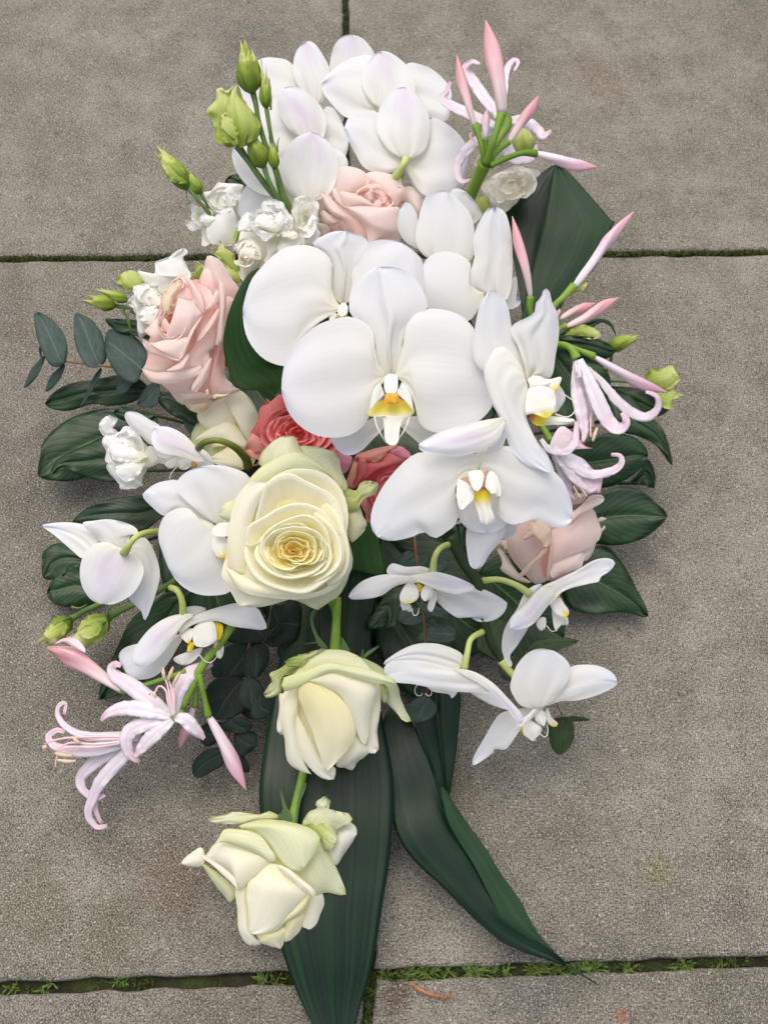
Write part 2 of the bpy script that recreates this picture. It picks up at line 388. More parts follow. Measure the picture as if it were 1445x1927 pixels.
def rings(par, m, cx, cy, rx, ry, rot, n, zr=0, drop=0, zf=-2, span=(140, 200), ruf=.1, roll=5, a0=0, pw=.75, off=(0, 0), rf=5, rmin=.06, name='petal', mats=None, nn=16, taper=.45, wob=.12, sh=0):
    """heart of a rose: petals spiralling inwards by the golden angle"""
    cx, cy = fp(cx, cy); rx /= cur[2]; ry /= cur[2]; ox, oy = off[0]/cur[2], off[1]/cur[2]
    for i in range(n):
        t = i/max(n-1, 1); f = rmin+(1-rmin)*(1-t)**pw
        A = radians(a0+i*137.5); sp = radians(random.uniform(*span))
        rp = []; sx_, sy_ = random.uniform(-1, 1)*sh*rx, random.uniform(-1, 1)*sh*ry
        for k in range(9):
            a = A+(k/8-.5)*sp; g = f*(1+wob*noise.noise((i*3.3, k*.55, 5)) - .12*abs(k/4-1)**2)
            x, y = rx*g*cos(a)+sx_, ry*g*sin(a)+sy_
            rp.append((cx+ox*(1-f)+x*cos(rot)-y*sin(rot), cy+oy*(1-f)+x*sin(rot)+y*cos(rot)))
        mm = m if mats is None else mats[min(int(t*len(mats)), len(mats)-1)]
        wall(par, name, mm, rp, (cx+ox*(1-f), cy+oy*(1-f)), .3, zr-drop*t+random.uniform(-.06, .06), zf, 2.2, roll*(1-.6*t)/cur[2], .25*(1-.5*t), taper, ruf, rf, nn, 8)
def tube(par, name, m, s, r, seg=9, lab=None, n=None, flat=1):
    p = pts3(s) if isinstance(s, str) else s
    d = resample(cr(p)[0], n or max(6, 4*len(p)))
    P = [W(*q) for q in d]; N = len(P)
    rr = (lambda t: r) if not isinstance(r, (list, tuple)) else (lambda t: resample([(a,) for a in r], 40)[int(t*40)][0] if False else r[min(int(t*(len(r)-1)), len(r)-2)]*(1-(t*(len(r)-1)-min(int(t*(len(r)-1)), len(r)-2)))+r[min(int(t*(len(r)-1)), len(r)-2)+1]*(t*(len(r)-1)-min(int(t*(len(r)-1)), len(r)-2)))
    V, U, Fc = [], [], []
    side = None
    for i in range(N):
        T = (P[min(i+1, N-1)]-P[max(i-1, 0)]).normalized()
        if side is None: side = T.cross(Vector((.13, .2, 1))).normalized()
        side = (side-T*side.dot(T)).normalized(); up = T.cross(side)
        q = rr(i/(N-1))*.01
        for j in range(seg):
            a = 2*pi*j/seg; V.append(P[i]+side*cos(a)*q+up*sin(a)*q*flat); U.append((i/(N-1), j/seg))
    for i in range(N-1):
        for j in range(seg):
            a, b = i*seg+j, i*seg+(j+1) % seg; Fc.append((a, b, b+seg, a+seg))
    Fc.append(tuple(range(seg))[::-1]); Fc.append(tuple(range((N-1)*seg, N*seg)))
    return obj(name, V, Fc, U, m, par, lab)
NB = [.34, .52, .62, .70, .76, .84, .93, 1., .98, .86, .62, .34, .05]
LB = [.30, .62, .86, .97, 1., .98, .92, .84, .74, .62, .50]
def bud(par, name, m, s, w, prof=NB, lobes=3, dep=.10, twist=.4, seg=18, jag=0, lab=None, bend=None, n=None):
    """bud: w = full width in photo pixels at its widest"""
    p = pts3(s); d = resample(cr(p)[0], n or 22); N = len(d)
    q = d[N//2]; R = .5*w/cur[2]*cmpx(*q)
    SEED[0] += 1; sd = SEED[0]*1.7
    P = [W(*a) for a in d]; V, U, Fc = [], [], []; side = None
    for i in range(N):
        t = i/(N-1); T = (P[min(i+1, N-1)]-P[max(i-1, 0)]).normalized()
        if side is None: side = T.cross(Vector((.13, .2, 1))).normalized()
        side = (side-T*side.dot(T)).normalized(); up = T.cross(side)
        k = t*(len(prof)-1); k0 = min(int(k), len(prof)-2); r = prof[k0]+(prof[k0+1]-prof[k0])*(k-k0)
        for j in range(seg):
            a = 2*pi*j/seg
            rr = r*(1-dep+dep*abs(cos(lobes*.5*(a+twist*t*6)))*2-dep)*(1+.06*noise.noise((t*4, a, sd)))
            off = Vector((0, 0, 0))
            if jag and t > .8: off = T*(jag*.01*(t-.8)/.2*noise.noise((a*1.9+sd, t*3, sd))*1.6)
            V.append(P[i]+(side*cos(a)+up*sin(a))*R*rr*.01+off); U.append((t, j/seg))
    for i in range(N-1):
        for j in range(seg):
            a, b = i*seg+j, i*seg+(j+1) % seg; Fc.append((a, b, b+seg, a+seg))
    Fc.append(tuple(range(seg))[::-1])
    if prof[-1] < .2: Fc.append(tuple(range((N-1)*seg, N*seg)))
    else:
        V.append(P[-1]-(P[-1]-P[-3])*1.2); U.append((.55, .5)); c = len(V)-1
        for j in range(seg): Fc.append(((N-1)*seg+j, (N-1)*seg+(j+1) % seg, c))
    return obj(name, V, Fc, U, m, par, lab)
RW = [.45, .72, .9, 1., 1., .92, .75, .5, .22]
def ribbon(par, name, m, s, w, prof=RW, cup=.12, ruf=.12, rf=13, nu=34, nv=8, lab=None, jag=1.3, gut=0):
    p = pts3(s) if isinstance(s, str) else s
    d = resample(cr(p)[0], nu); N = len(d); w = w/cur[2]
    SEED[0] += 1; sd = SEED[0]*2.7; PX = cmpx(*p[0]); rf *= sum(sqrt((a[0]-b[0])**2+(a[1]-b[1])**2) for a, b in zip(d, d[1:]))/130
    def fn(u, v, i, j):
        a, b = d[max(i-1, 0)], d[min(i+1, N-1)]; tx, ty = b[0]-a[0], b[1]-a[1]; L = sqrt(tx*tx+ty*ty)+1e-6
        k = u*(len(prof)-1); k0 = min(int(k), len(prof)-2); ww = w*(prof[k0]+(prof[k0+1]-prof[k0])*(k-k0))*.5
        q = 2*v-1; e = abs(q)
        ww2 = ww + jag*e*noise.noise((u*rf*1.8+sd, q, sd))
        x, y = d[i][0]-ty/L*ww2*q, d[i][1]+tx/L*ww2*q
        z = d[i][2]+min(cup, .13*ww*2*PX)*(1-q*q)-gut*exp(-(q/.18)**2)+ruf*e*noise.noise((u*rf+sd, q*1.3, sd+4))*1.6
        return W(x, y, z), (u, v)
    V, Fc, U = grid(nu, nv, fn)
    return obj(name, V, Fc, U, m, par, lab, thick=.0003)

STAINS = [(748, 1872, .011, (92, 70, 48), .75), (1172, 1911, .0055, (168, 112, 88), .9), (1130, 150, .03, (140, 116, 92), .4), (520, 210, .02, (140, 122, 96), .4), (60, 1700, .03, (104, 102, 60), .4), (1240, 1640, .012, (124, 126, 62), .5), (200, 1760, .03, (112, 108, 70), .4), (330, 1650, .03, (118, 94, 70), .45), (860, 1500, .02, (118, 108, 66), .4), (1000, 1840, .03, (96, 96, 92), .5), (1300, 1870, .03, (118, 116, 80), .3)]
def concrete_mat():
    g = G('weathered_concrete'); tc = g.n('ShaderNodeTexCoord'); ob = tc.outputs['Object']
    oi = g.n('ShaderNodeObjectInfo')
    big = g.noise(ob, 7, 6, .65); mid = g.noise(ob, 30, 6, .7)
    grit = g.noise(ob, 1050, 3, .65); grit2 = g.noise(ob, 1500, 2, .6)
    vo = g.n('ShaderNodeTexVoronoi'); g.l(ob, vo.inputs['Vector']); vo.inputs['Scale'].default_value = 620
    col = g.mix(g.ramp(big, [(.30, 0.), (.62, 1.)]), lin((134, 129, 115)), lin((165, 159, 145)))
    col = g.mix(g.math('MULTIPLY', g.ramp(mid, [(.40, 0.), (.66, 1.)]), .6), col, lin((99, 95, 79)))
    ol = g.noise(ob, 9, 6, .7)
    col = g.mix(g.math('MULTIPLY', g.ramp(ol, [(.55, 0.), (.72, 1.)]), .35), col, lin((122, 116, 86)))
    st_ = g.noise(ob, 2.6, 5, .6, 1.5)
    col = g.mix(g.math('MULTIPLY', g.ramp(st_, [(.52, 0.), (.64, 1.)]), .55), col, lin((94, 91, 84)))
    st2 = g.noise(g.vscale(ob, (1, 1, 1)), 13, 5, .75, .8)
    col = g.mix(g.math('MULTIPLY', g.ramp(st2, [(.56, 0.), (.68, 1.)]), .5), col, lin((168, 163, 150)))
    for (sx, sy, rad, c, k) in STAINS:            # rust and damp marks
        d = g.n('ShaderNodeVectorMath', operation='DISTANCE'); g.l(ob, d.inputs[0]); d.inputs[1].default_value = W(sx, sy, -99)
        dd = g.math('ADD', d.outputs['Value'], g.math('MULTIPLY', g.math('SUBTRACT', g.noise(ob, 110, 4, .7), .5), rad*1.4))
        col = g.mix(g.math('MULTIPLY', g.ramp(g.math('DIVIDE', dd, rad), [(.45, 1.), (1., 0.)]), k), col, lin(c))
    # aggregate: dark pits, light grains, sparse bright quartz
    col = g.mix(g.math('MULTIPLY', g.ramp(grit, [(.38, 1.), (.51, 0.)]), .78), col, lin((58, 52, 42)))
    col = g.mix(g.math('MULTIPLY', g.ramp(grit, [(.53, 0.), (.66, 1.)]), .7), col, lin((216, 210, 198)))
    cr = g.n('ShaderNodeSeparateColor'); g.l(vo.outputs['Color'], cr.inputs[0])
    grain = g.math('MULTIPLY', g.ramp(vo.outputs['Distance'], [(.30, 1.), (.48, 0.)]), g.ramp(cr.outputs[0], [(.80, 0.), (.86, 1.)]))
    col = g.mix(g.math('MULTIPLY', grain, .55), col, g.mix(cr.outputs[1], lin((186, 166, 136)), lin((228, 226, 220))))
    dk = g.math('MULTIPLY', g.ramp(vo.outputs['Distance'], [(.28, 1.), (.5, 0.)]), g.ramp(cr.outputs[2], [(.82, 0.), (.88, 1.)]))
    col = g.mix(g.math('MULTIPLY', dk, .55), col, lin((48, 43, 38)))
    vo2 = g.n('ShaderNodeTexVoronoi'); g.l(ob, vo2.inputs['Vector']); vo2.inputs['Scale'].default_value = 46
    sp = g.math('MULTIPLY', g.ramp(vo2.outputs['Distance'], [(.05, 1.), (.13, 0.)]), .35)
    col = g.mix(sp, col, lin((60, 52, 44)))
    hs = g.n('ShaderNodeHueSaturation'); g.l(col, hs.inputs['Color'])
    g.l(g.math('ADD', g.math('MULTIPLY', oi.outputs['Random'], .10), .92), hs.inputs['Value'])
    p = g.n('ShaderNodeBsdfPrincipled'); g.l(hs.outputs[0], p.inputs['Base Color'])
    p.inputs['Roughness'].default_value = .85; p.inputs['Specular IOR Level'].default_value = .3
    h = g.math('ADD', g.math('MULTIPLY', grit, 1.), g.math('ADD', g.math('MULTIPLY', grit2, .4), g.math('MULTIPLY', mid, 1.2)))
    g.l(g.bump(h, .8, .0024), p.inputs['Normal']); g.l(p.outputs[0], g.out.inputs[0])
    return g.m

M['concrete'] = concrete_mat()

# ------------------------------------------------------------------ paving
use('X')
def gp(x, y, dz=0): v = W(x, y, -99); v.z = dz; return v
def soil_mat():
    g = G('joint_soil'); tc = g.n('ShaderNodeTexCoord'); ob = tc.outputs['Object']
    a = g.noise(ob, 40, 5, .7); b = g.noise(ob, 600, 3, .7)
    col = g.mix(g.ramp(a, [(.40, 0.), (.62, 1.)]), lin((40, 34, 24)), lin((62, 74, 22)))
    col = g.mix(g.ramp(b, [(.4, .6), (.6, 0.)]), col, lin((26, 22, 16)))
    p = g.n('ShaderNodeBsdfPrincipled'); g.l(col, p.inputs['Base Color']); p.inputs['Roughness'].default_value = .95
    g.l(g.bump(b, .8, .002), p.inputs['Normal']); g.l(p.outputs[0], g.out.inputs[0]); return g.m
SOIL = soil_mat()
a, b = gp(-900, -500), gp(2400, 2500)
n = 120
V, Fc, U = grid(n, n, lambda u, v, i, j: (Vector((-15+30*u, -15+30*v, -.0065+.0018*noise.noise((u*90, v*90, 3)))), (u, v)))
ground = obj('ground', V, Fc, U, SOIL); ground['kind'] = 'structure'
pave = bpy.data.objects.new('pavement', None); COL.objects.link(pave); pave['kind'] = 'structure'; pave.empty_display_size = .05
def slab(corners, sd):
    """concrete slab, arris worn and slightly uneven; corners are points on the ground"""
    B = []
    for k in range(4):
        p, q = corners[k], corners[(k+1) % 4]; L = (q-p).length; m = max(int(L/.008), 4)
        for i in range(m):
            t = i/m; c = p.lerp(q, t); nrm = Vector(((q-p).y, -(q-p).x, 0)).normalized()
            e = min(t, 1-t)*L
            c = c - nrm*(.0014*noise.noise((c.x*60, c.y*60, sd))+.0008*noise.noise((c.x*260, c.y*260, sd))+.0012*exp(-e/.004))
            B.append((c, nrm))
    cen = sum((c for c, _ in B), Vector())/len(B)
    V, Fc = [], []; m = len(B)
    for dz, ins in ((-.012, 0), (-.003, 0), (-.0011, .0006), (0, .0022), (0, .012)):
        for c, nrm in B:
            d = (cen-c).normalized()
            q = c+d*ins*(1+.5*noise.noise((c.x*180, c.y*180, sd+5))); V.append((q.x, q.y, dz))
    for r in range(4):
        for i in range(m):
            j = (i+1) % m; Fc.append((r*m+i, r*m+j, (r+1)*m+j, (r+1)*m+i))
    Fc.append(tuple(range(4*m, 5*m)))
    o = obj('paving_slab', V, [f[::-1] for f in Fc], None, M['concrete'], pave, smooth=False)
    bm = bmesh.new(); bm.from_mesh(o.data); bmesh.ops.recalc_face_normals(bm, faces=bm.faces); bm.to_mesh(o.data); bm.free()
def L2(p, q, x=None, y=None):
    if x is not None: return (x, p[1]+(q[1]-p[1])*(x-p[0])/(q[0]-p[0]))
    return (p[0]+(q[0]-p[0])*(y-p[1])/(q[1]-p[1]), y)
tA, tB = ((0, 482), (1445, 470)), ((0, 491), (1445, 479))
bA, bB = ((0, 1847), (1445, 1798)), ((0, 1872), (1445, 1820))
XL, XR, YT, YB = -420, 1900, -360, 2330
def cor(*q): return [gp(*c) for c in q]
slab(cor((XL, YT), (641, YT), (650, L2(*tA, x=650)[1]), (XL, L2(*tA, x=XL)[1])), 1)
slab(cor((653, YT), (XR, YT), (XR, L2(*tA, x=XR)[1]), (660, L2(*tA, x=660)[1])), 2)
slab(cor((XL, L2(*tB, x=XL)[1]), (652, L2(*tB, x=652)[1]), (690, L2(*bA, x=690)[1]), (XL, L2(*bA, x=XL)[1])), 3)
slab(cor((662, L2(*tB, x=662)[1]), (XR, L2(*tB, x=XR)[1]), (XR, L2(*bA, x=XR)[1]), (706, L2(*bA, x=706)[1])), 4)
slab(cor((XL, L2(*bB, x=XL)[1]), (688, L2(*bB, x=688)[1]), (640, YB), (XL, YB)), 5)
slab(cor((708, L2(*bB, x=708)[1]), (XR, L2(*bB, x=XR)[1]), (XR, YB), (668, YB)), 6)

# moss and sprouting weeds in the joints (nobody could count them)
def moss_mat(name, a, b):
    g = G(name); oi = g.n('ShaderNodeTexCoord'); n1 = g.noise(oi.outputs['Object'], 300, 3, .6)
    col = g.mix(g.ramp(n1, [(.35, 0.), (.65, 1.)]), lin(a), lin(b))
    p = g.n('ShaderNodeBsdfPrincipled'); g.l(col, p.inputs['Base Color']); p.inputs['Roughness'].default_value = .7
    t = g.n('ShaderNodeBsdfTranslucent'); g.l(col, t.inputs[0]); mx = g.n('ShaderNodeMixShader'); mx.inputs[0].default_value = .25
    g.l(p.outputs[0], mx.inputs[1]); g.l(t.outputs[0], mx.inputs[2]); g.l(mx.outputs[0], g.out.inputs[0]); return g.m
def blades(V, Fc, c, L, w, n, spread, up):
    for _ in range(n):
        a = random.uniform(0, 2*pi); el = random.uniform(*up); l = L*random.uniform(.6, 1.1)
        d = Vector((cos(a)*cos(el), sin(a)*cos(el), sin(el))); s = Vector((-sin(a), cos(a), 0))*w
        b = c+Vector((random.uniform(-1, 1)*spread, random.uniform(-1, 1)*spread, 0)); k = len(V)
        mid = b+d*l*.55; tip = b+d*l-Vector((0, 0, l*.22))
        V += [b-s*.6, b+s*.6, mid-s, mid+s, tip]; Fc += [(k, k+1, k+3, k+2), (k+2, k+3, k+4)]
rng = random.Random(3)
V, Fc = [], []
for _ in range(5200):                      # low moss cushion
    r = rng.random()
    if r < .62:
        x = rng.uniform(-40, 1480); y = L2((0, 486.5), (1445, 474.5), x=x)[1]+rng.gauss(0, 1.6); dens = .85+.7*noise.noise((x*.012, 1, 4))+(.3 if x > 1100 else 0)
    elif r < .70:
        y = rng.uniform(-60, 470); x = 647+8*(y/480)+rng.gauss(0, 2.2); dens = .8+.6*noise.noise((y*.02, 7, 4))
    elif r < .9:
        x = rng.uniform(-40, 1480); y = L2((0, 1860), (1445, 1809), x=x)[1]+rng.gauss(0, 6); dens = .15+1.1*noise.noise((x*.010, 3, 4))+(.35 if x > 1050 else 0)
    else:
        y = rng.uniform(1835, 1990); x = 700-(y-1835)*.2+rng.gauss(0, 5); dens = .75
    if rng.random() > dens: continue
    blades(V, Fc, gp(x, y, (-.0055 if y < 900 else -.0068)+rng.random()*.005), .0034, .0005, 3, .0015, (.5, 1.4))
moss = obj('moss', V, Fc, None, moss_mat('moss', (44, 54, 14), (78, 92, 24)), smooth=False); moss['kind'] = 'stuff'
V, Fc = [], []
def tuft(x, y, L, n): blades(V, Fc, gp(x, y, -.004), L*.9, .0005, n, .0022, (.15, .9))
for x0, x1, k in ((90, 170, 3), (185, 250, 3), (430, 540, 6), (560, 600, 1), (715, 790, 11), (800, 900, 12), (905, 960, 6), (980, 1060, 12), (1070, 1130, 10), (1140, 1200, 4), (20, 60, 2), (1240, 1440, 6)):
    for _ in range(max(1, int(k*.6))):
        x = rng.uniform(x0, x1); y = L2((0, 1860), (1445, 1811), x=x)[1]+rng.gauss(0, 5)
        for q in range(2): tuft(x+rng.gauss(0, 5), y+rng.gauss(0, 3), rng.uniform(.006, .0125), 6)
for _ in range(16):
    y = rng.uniform(1840, 1990); tuft(704-(y-1835)*.2+rng.gauss(0, 5), y, rng.uniform(.005, .009), 6)
for x in (176, 60, 232, 1180, 1300): tuft(x, L2((0, 484), (1445, 472), x=x)[1], .006, 8)
weed = obj('sprouting_weeds', V, Fc, None, moss_mat('weed', (66, 90, 30), (110, 132, 52)), smooth=False); weed['kind'] = 'stuff'
# loose grit on the slabs
V, Fc = [], []
for _ in range(520):
    x, y = rng.uniform(-60, 1500), rng.uniform(-40, 1980)
    if rng.random() < .45: y = L2((0, 1860), (1445, 1809), x=x)[1]+rng.gauss(0, 32)
    if abs(y-L2((0, 1860), (1445, 1809), x=x)[1]) < 22 or abs(y-480) < 14 or abs(x-690) < 40: continue
    c = gp(x, y, .0001); s = rng.uniform(.0003, .0011)*(.6 if y < 800 else 1); k = len(V); a0 = rng.uniform(0, 6)
    for q in range(4):
        V.append(c+Vector((cos(a0+q*1.57)*s*rng.uniform(.6, 1.2), sin(a0+q*1.57)*s*rng.uniform(.6, 1.2), s*.25)))
    V += [c+Vector((0, 0, s*rng.uniform(.6, 1.))), c]
    for q in range(4): Fc += [(k+q, k+(q+1) % 4, k+4), (k+(q+1) % 4, k+q, k+5)]
grit = obj('grit', V, Fc, None, plain_mat('grit', (74, 66, 54), (168, 160, 144), .85, 30), smooth=False); grit['kind'] = 'stuff'
# dried conifer twig
use('M')
t = tube(None, 'dried_twig', plain_mat('dried_twig', (150, 96, 62), (186, 132, 92), .8, 120), '312,1524,.32 350,1556,.35 400,1580,.36 450,1594,.34 490,1606,.3 520,1600,.35 552,1594,.3', [.06, .10, .10, .09, .08, .06, .04], 7)
t['label'] = 'short dried orange brown twig lying on the paving'; t['category'] = 'twig'
V = list(t.data.vertices)
for k, (x, y, dx, dy) in enumerate(((370, 1566, 12, 16), (430, 1590, 14, -14), (470, 1598, 24, 16), (500, 1604, 20, -18), (400, 1580, 16, -12))):
    tube(t, 'twig_scale', t.data.materials[0], f'{x},{y},.34 {x+dx*.6},{y+dy*.5},.45 {x+dx},{y+dy},.36', [.07, .06, .03], 6)

# ------------------------------------------------------------------ unseen foam block added under everything to block light and darken the gaps
use('X')
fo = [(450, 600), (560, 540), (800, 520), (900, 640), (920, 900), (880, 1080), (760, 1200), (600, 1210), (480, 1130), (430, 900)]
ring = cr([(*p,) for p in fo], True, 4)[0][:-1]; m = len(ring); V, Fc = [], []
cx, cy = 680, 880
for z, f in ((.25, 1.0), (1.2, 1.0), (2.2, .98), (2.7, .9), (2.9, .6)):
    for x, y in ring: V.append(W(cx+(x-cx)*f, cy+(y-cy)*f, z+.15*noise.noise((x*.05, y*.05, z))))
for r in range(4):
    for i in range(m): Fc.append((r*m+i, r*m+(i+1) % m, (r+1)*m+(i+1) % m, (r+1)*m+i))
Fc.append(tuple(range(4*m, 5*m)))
o = obj('added_foam', V, Fc, None, M['foam'], None); o['label'] = 'dark foam added deep under the flowers to darken the gaps and hold stems'; o['category'] = 'floral foam'

# ------------------------------------------------------------------ leaves
def leaf(name, label, cat, group, zone, m, s, tip, z, zt=None, cup=.35, mid=.12, ruf=.12, sy=.25, part='blade', stalk=None, sx=0, jag=.6, nu=22, nv=14, z0=0, z1=0):
    use(zone); p = pts(s)
    c = (sum(q[0] for q in p)/len(p), sum(q[1] for q in p)/len(p))
    global FRM
    FRM = (c[0], c[1], z, sx, sy)
    bx, by = (p[0][0]-cur[0])*cur[2], (p[0][1]-cur[1])*cur[2]
    t = thing(name, label, cat, bx, by, max(FZ(*p[0])+z0, .3), group)
    petal(t, part, m, p, tip, z0, z1, cup, ruf, 5, jag, 0, mid, nu, nv, thick=.0005)
    q0 = max(FZ(*p[0])+z0-.1, .4); q1 = (p[0][0]+(680-p[0][0])*.45, p[0][1]+(880-p[0][1])*.45)
    use('X'); tube(t, 'stalk', M['stem_dark'], [(p[0][0], p[0][1], q0), ((p[0][0]+q1[0])/2, (p[0][1]+q1[1])/2, q0*.6+.8), (q1[0], q1[1], min(q0*.4+.6, 2.5))], .11, 7)
    return t
LG = 'glossy green lemon leaves round the rim'
LL = [
 ('C', '720,810 640,880 520,900 430,890 320,922 240,920 182,890 240,820 330,780 450,760 560,740 650,745', 6, 3.6, 'dark green leaf with wavy edge under the grey eucalyptus leaves', 1.6),
 ('F', '640,300 560,330 450,420 330,490 200,497 100,472 98,420 110,350 130,270 220,180 330,120 500,85 620,130', 5, 2.6, 'large dark leaf resting on the paving behind the frilled white bloom', 1.),
 ('F', '640,440 600,500 480,500 350,470 250,430 172,462 190,395 260,340 380,290 480,250 600,300', 5, 4.0, 'dark leaf lying on top of the large leaf beside frilled white bloom', 1.),
 ('F', '900,640 810,690 700,780 600,770 400,738 292,728 360,660 450,620 570,590 700,580 830,600', 5, 4.2, 'dark leaf above the lilac flushed orchid bloom facing the paving', 1.2),
 ('F', '370,950 345,1000 250,1030 180,1055 130,1045 118,970 130,900 200,850 280,860 340,900', 4, 1.8, 'small dark leaf peeking from beneath the drooping white orchid, upper one of two', .8),
 ('F', '440,1140 420,1190 300,1212 190,1192 150,1130 180,1060 250,1000 330,970 400,1040', 4, 1.4, 'rounded dark leaf on the paving just above two green buds', .8),
 ('I', '880,130 900,250 850,400 700,560 560,640 427,682 460,540 510,430 600,250 720,150 800,100', 5, 1.8, 'broad dark leaf lying behind the pale nerine flower and orchid', 1.),
 ('H', '900,230 960,200 1050,150 1130,125 1230,135 1290,175 1305,215 1290,260 1230,310 1150,350 1050,355 960,310', 6, 4.6, 'glossy rounded leaf with clear midrib behind lower nerine flower', 1.5),
 ('H', '980,480 1080,420 1130,370 1200,350 1280,370 1350,430 1387,478 1320,550 1230,592 1130,600 1040,570', 6, 3.6, 'dark pointed leaf with pale midrib above paving beside pale pink rose', 1.3),
 ('H', '930,720 1000,660 1070,615 1130,605 1200,680 1260,790 1307,902 1200,886 1050,892 960,850', 6, 1.8, 'broad toothed leaf with long tip on the paving below pale pink rose', 1.),
 ('H', '1180,60 1220,55 1270,60 1350,90 1395,180 1409,262 1370,210 1320,155 1270,130 1210,110', 5, 4.2, 'olive green leaf curving down to a point beyond the nerine trumpet', .8),
 ('H', '1230,340 1262,300 1290,260 1312,236 1336,300 1331,356 1290,345', 5, 2.2, 'tiny leaf tip poking out behind the rounded leaf', .8),
 ('E', '560,800 600,790 700,792 800,800 880,830 932,878 880,925 800,905 700,880 600,850', 5, 8.5, 'dark leaf tucked under small pink nerine buds', 1.6),
 ('E', '560,880 640,870 760,900 850,960 905,1060 850,1180 700,1290 590,1250 545,1050', 5, 7.0, 'dark leaf hidden behind the hanging pale nerine trumpet', 1.4),
 ('E', '700,730 780,700 850,690 910,715 935,782 900,732 850,712 770,752', 4, 6.5, 'narrow curved leaf arching above the small green lisianthus bud', .8),
 ('E', '840,1100 960,1090 1080,1110 1180,1160 1260,1215 1190,1265 1080,1260 960,1210', 5, 4.4, 'dark bluish leaf below the star shaped green lisianthus', 1.),
 ('E', '860,1130 960,1110 1050,1170 1130,1260 1215,1340 1260,1480 1245,1506 1180,1440 1060,1380 950,1340', 6, 5.2, 'long olive leaf sloping down past the nerine curls', 1.),
 ('A', '260,990 205,965 150,950 126,932 150,900 200,892 245,935', 4, 7.5, 'small dark leaf tip beside white lisianthus and topmost orchids', .6),
 ('C', '760,560 680,540 600,520 540,500 497,448 560,445 640,450 700,470', 4, 7, 'shadowed green leaf behind the pink rose and the wavy white lisianthus', .8),
 ('C', '980,985 900,972 820,930 772,868 800,835 850,830 920,868 980,930', 3, 7.2, 'nearly black glossy leaf under the left hand pink rose', .8),
 ('C', '760,950 680,930 600,905 540,930 560,960 660,1000 760,1020', 3, 5.2, 'dark narrow leaf in shade under the black glossy leaf', .8),
 ('K', '170,440 130,440 128,405 180,350 200,290 300,240 310,330 260,420', 2, 6.2, 'shaded green leaf under the hanging orchid with yellow throat', .8),
 ('H', '480,500 520,505 525,560 530,650 520,690 495,600 480,545', 4, 11.0, 'narrow shaded leaf between the orchid stem and bluish sepal', .5),
 ('D', '1240,1020 1300,985 1360,930 1410,985 1390,1020 1300,1030', 2, 15.0, 'dark leaf corner showing between the two largest orchid faces', .5),
]
for z_, s, tip, z, lab, sy in LL:
    leaf('lemon_leaf', lab, 'leaf', LG, z_, M['salal'], s, tip, z, cup=.45, mid=.22, ruf=.22, sy=sy)
# filler leaves deep inside the arrangement
for k, (s, tip, z, lab) in enumerate([
 ('640,760 700,720 800,740 900,830 860,900 760,900 680,860', 3, 3.6, 'deep shaded leaf behind the tongue of the largest orchid'),
 ('520,1120 560,1090 640,1120 680,1240 600,1290 530,1240', 3, 2.5, 'deep shaded leaf below the big cream rose'),
 ('720,1010 800,1000 900,1080 930,1200 840,1240 740,1160', 3, 2.8, 'deep shaded leaf behind the orchid stem with hanging blooms'),
 ('440,690 520,680 580,740 560,830 480,840 430,780', 3, 3.5, 'deep shaded leaf between pink and coral roses'),
 ('720,1130 800,1150 860,1230 840,1330 760,1300 710,1220', 3, 2.4, 'deep shaded leaf above the dark strap leaves'),
 ('900,1080 960,1040 1040,1080 1060,1200 980,1250 910,1180', 3, 3.6, 'shaded leaf under the sideways orchid by pale pink rose'),
 ('330,930 420,900 470,1020 440,1180 350,1180 300,1060', 3, 2.5, 'deep shaded leaf beneath the two facing orchid petals'),
]): leaf('lemon_leaf', lab, 'leaf', LG, 'X', M['salal'], s, tip, z, sy=.8, mid=.25, cup=.5)

# strap leaves (aspidistra)
SG = 'long dark green strap leaves'
def strap(label, parts, z, sy, base):
    global FRM
    use('X'); t = thing('strap_leaf', label, 'leaf', *base, SG)
    for nm, zone, m, s, tip, dz0, dz1, cup, ex in parts:
        use(zone); FRM = (base[0], base[1], z, 0, sy)
        petal(t, nm, m, s, tip, dz0, dz1, cup, ex.get('ruf', .1), 3, ex.get('jag', .5), 0, ex.get('mid', 0), 40, 22, bow=ex.get('bow', 0), thick=.0006)
strap('broad dark strap leaf reaching off the bottom under ivory roses', [('blade', 'X', M['strap'],
   '610,1060 560,1120 535,1200 513,1320 496,1420 488,1500 500,1620 520,1750 560,1870 592,1935 650,2040 668,1930 700,1820 720,1700 735,1600 741,1500 735,1430 715,1330 695,1200 665,1120',
   10, 0, 0, .7, dict(bow=.5, mid=-.08, ruf=.12))], 3.0, .40, (610, 1500, 3))
strap('long twisted strap leaf with folded edge tapering across the joint', [
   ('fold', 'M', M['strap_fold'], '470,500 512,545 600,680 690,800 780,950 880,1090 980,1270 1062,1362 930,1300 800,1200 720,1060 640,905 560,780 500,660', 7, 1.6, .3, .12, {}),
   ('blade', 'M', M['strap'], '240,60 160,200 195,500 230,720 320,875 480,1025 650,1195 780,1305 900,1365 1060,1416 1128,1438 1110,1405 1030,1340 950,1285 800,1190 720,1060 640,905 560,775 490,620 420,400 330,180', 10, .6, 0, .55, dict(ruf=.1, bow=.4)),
   ('dry_tip', 'M', M['strap_fold'], '1112,1424 1200,1474 1290,1536 1284,1534 1195,1482 1108,1430', 2, 0, -.3, .02, dict(ruf=0, jag=0))],
   1.6, .42, (960, 1700, 1))
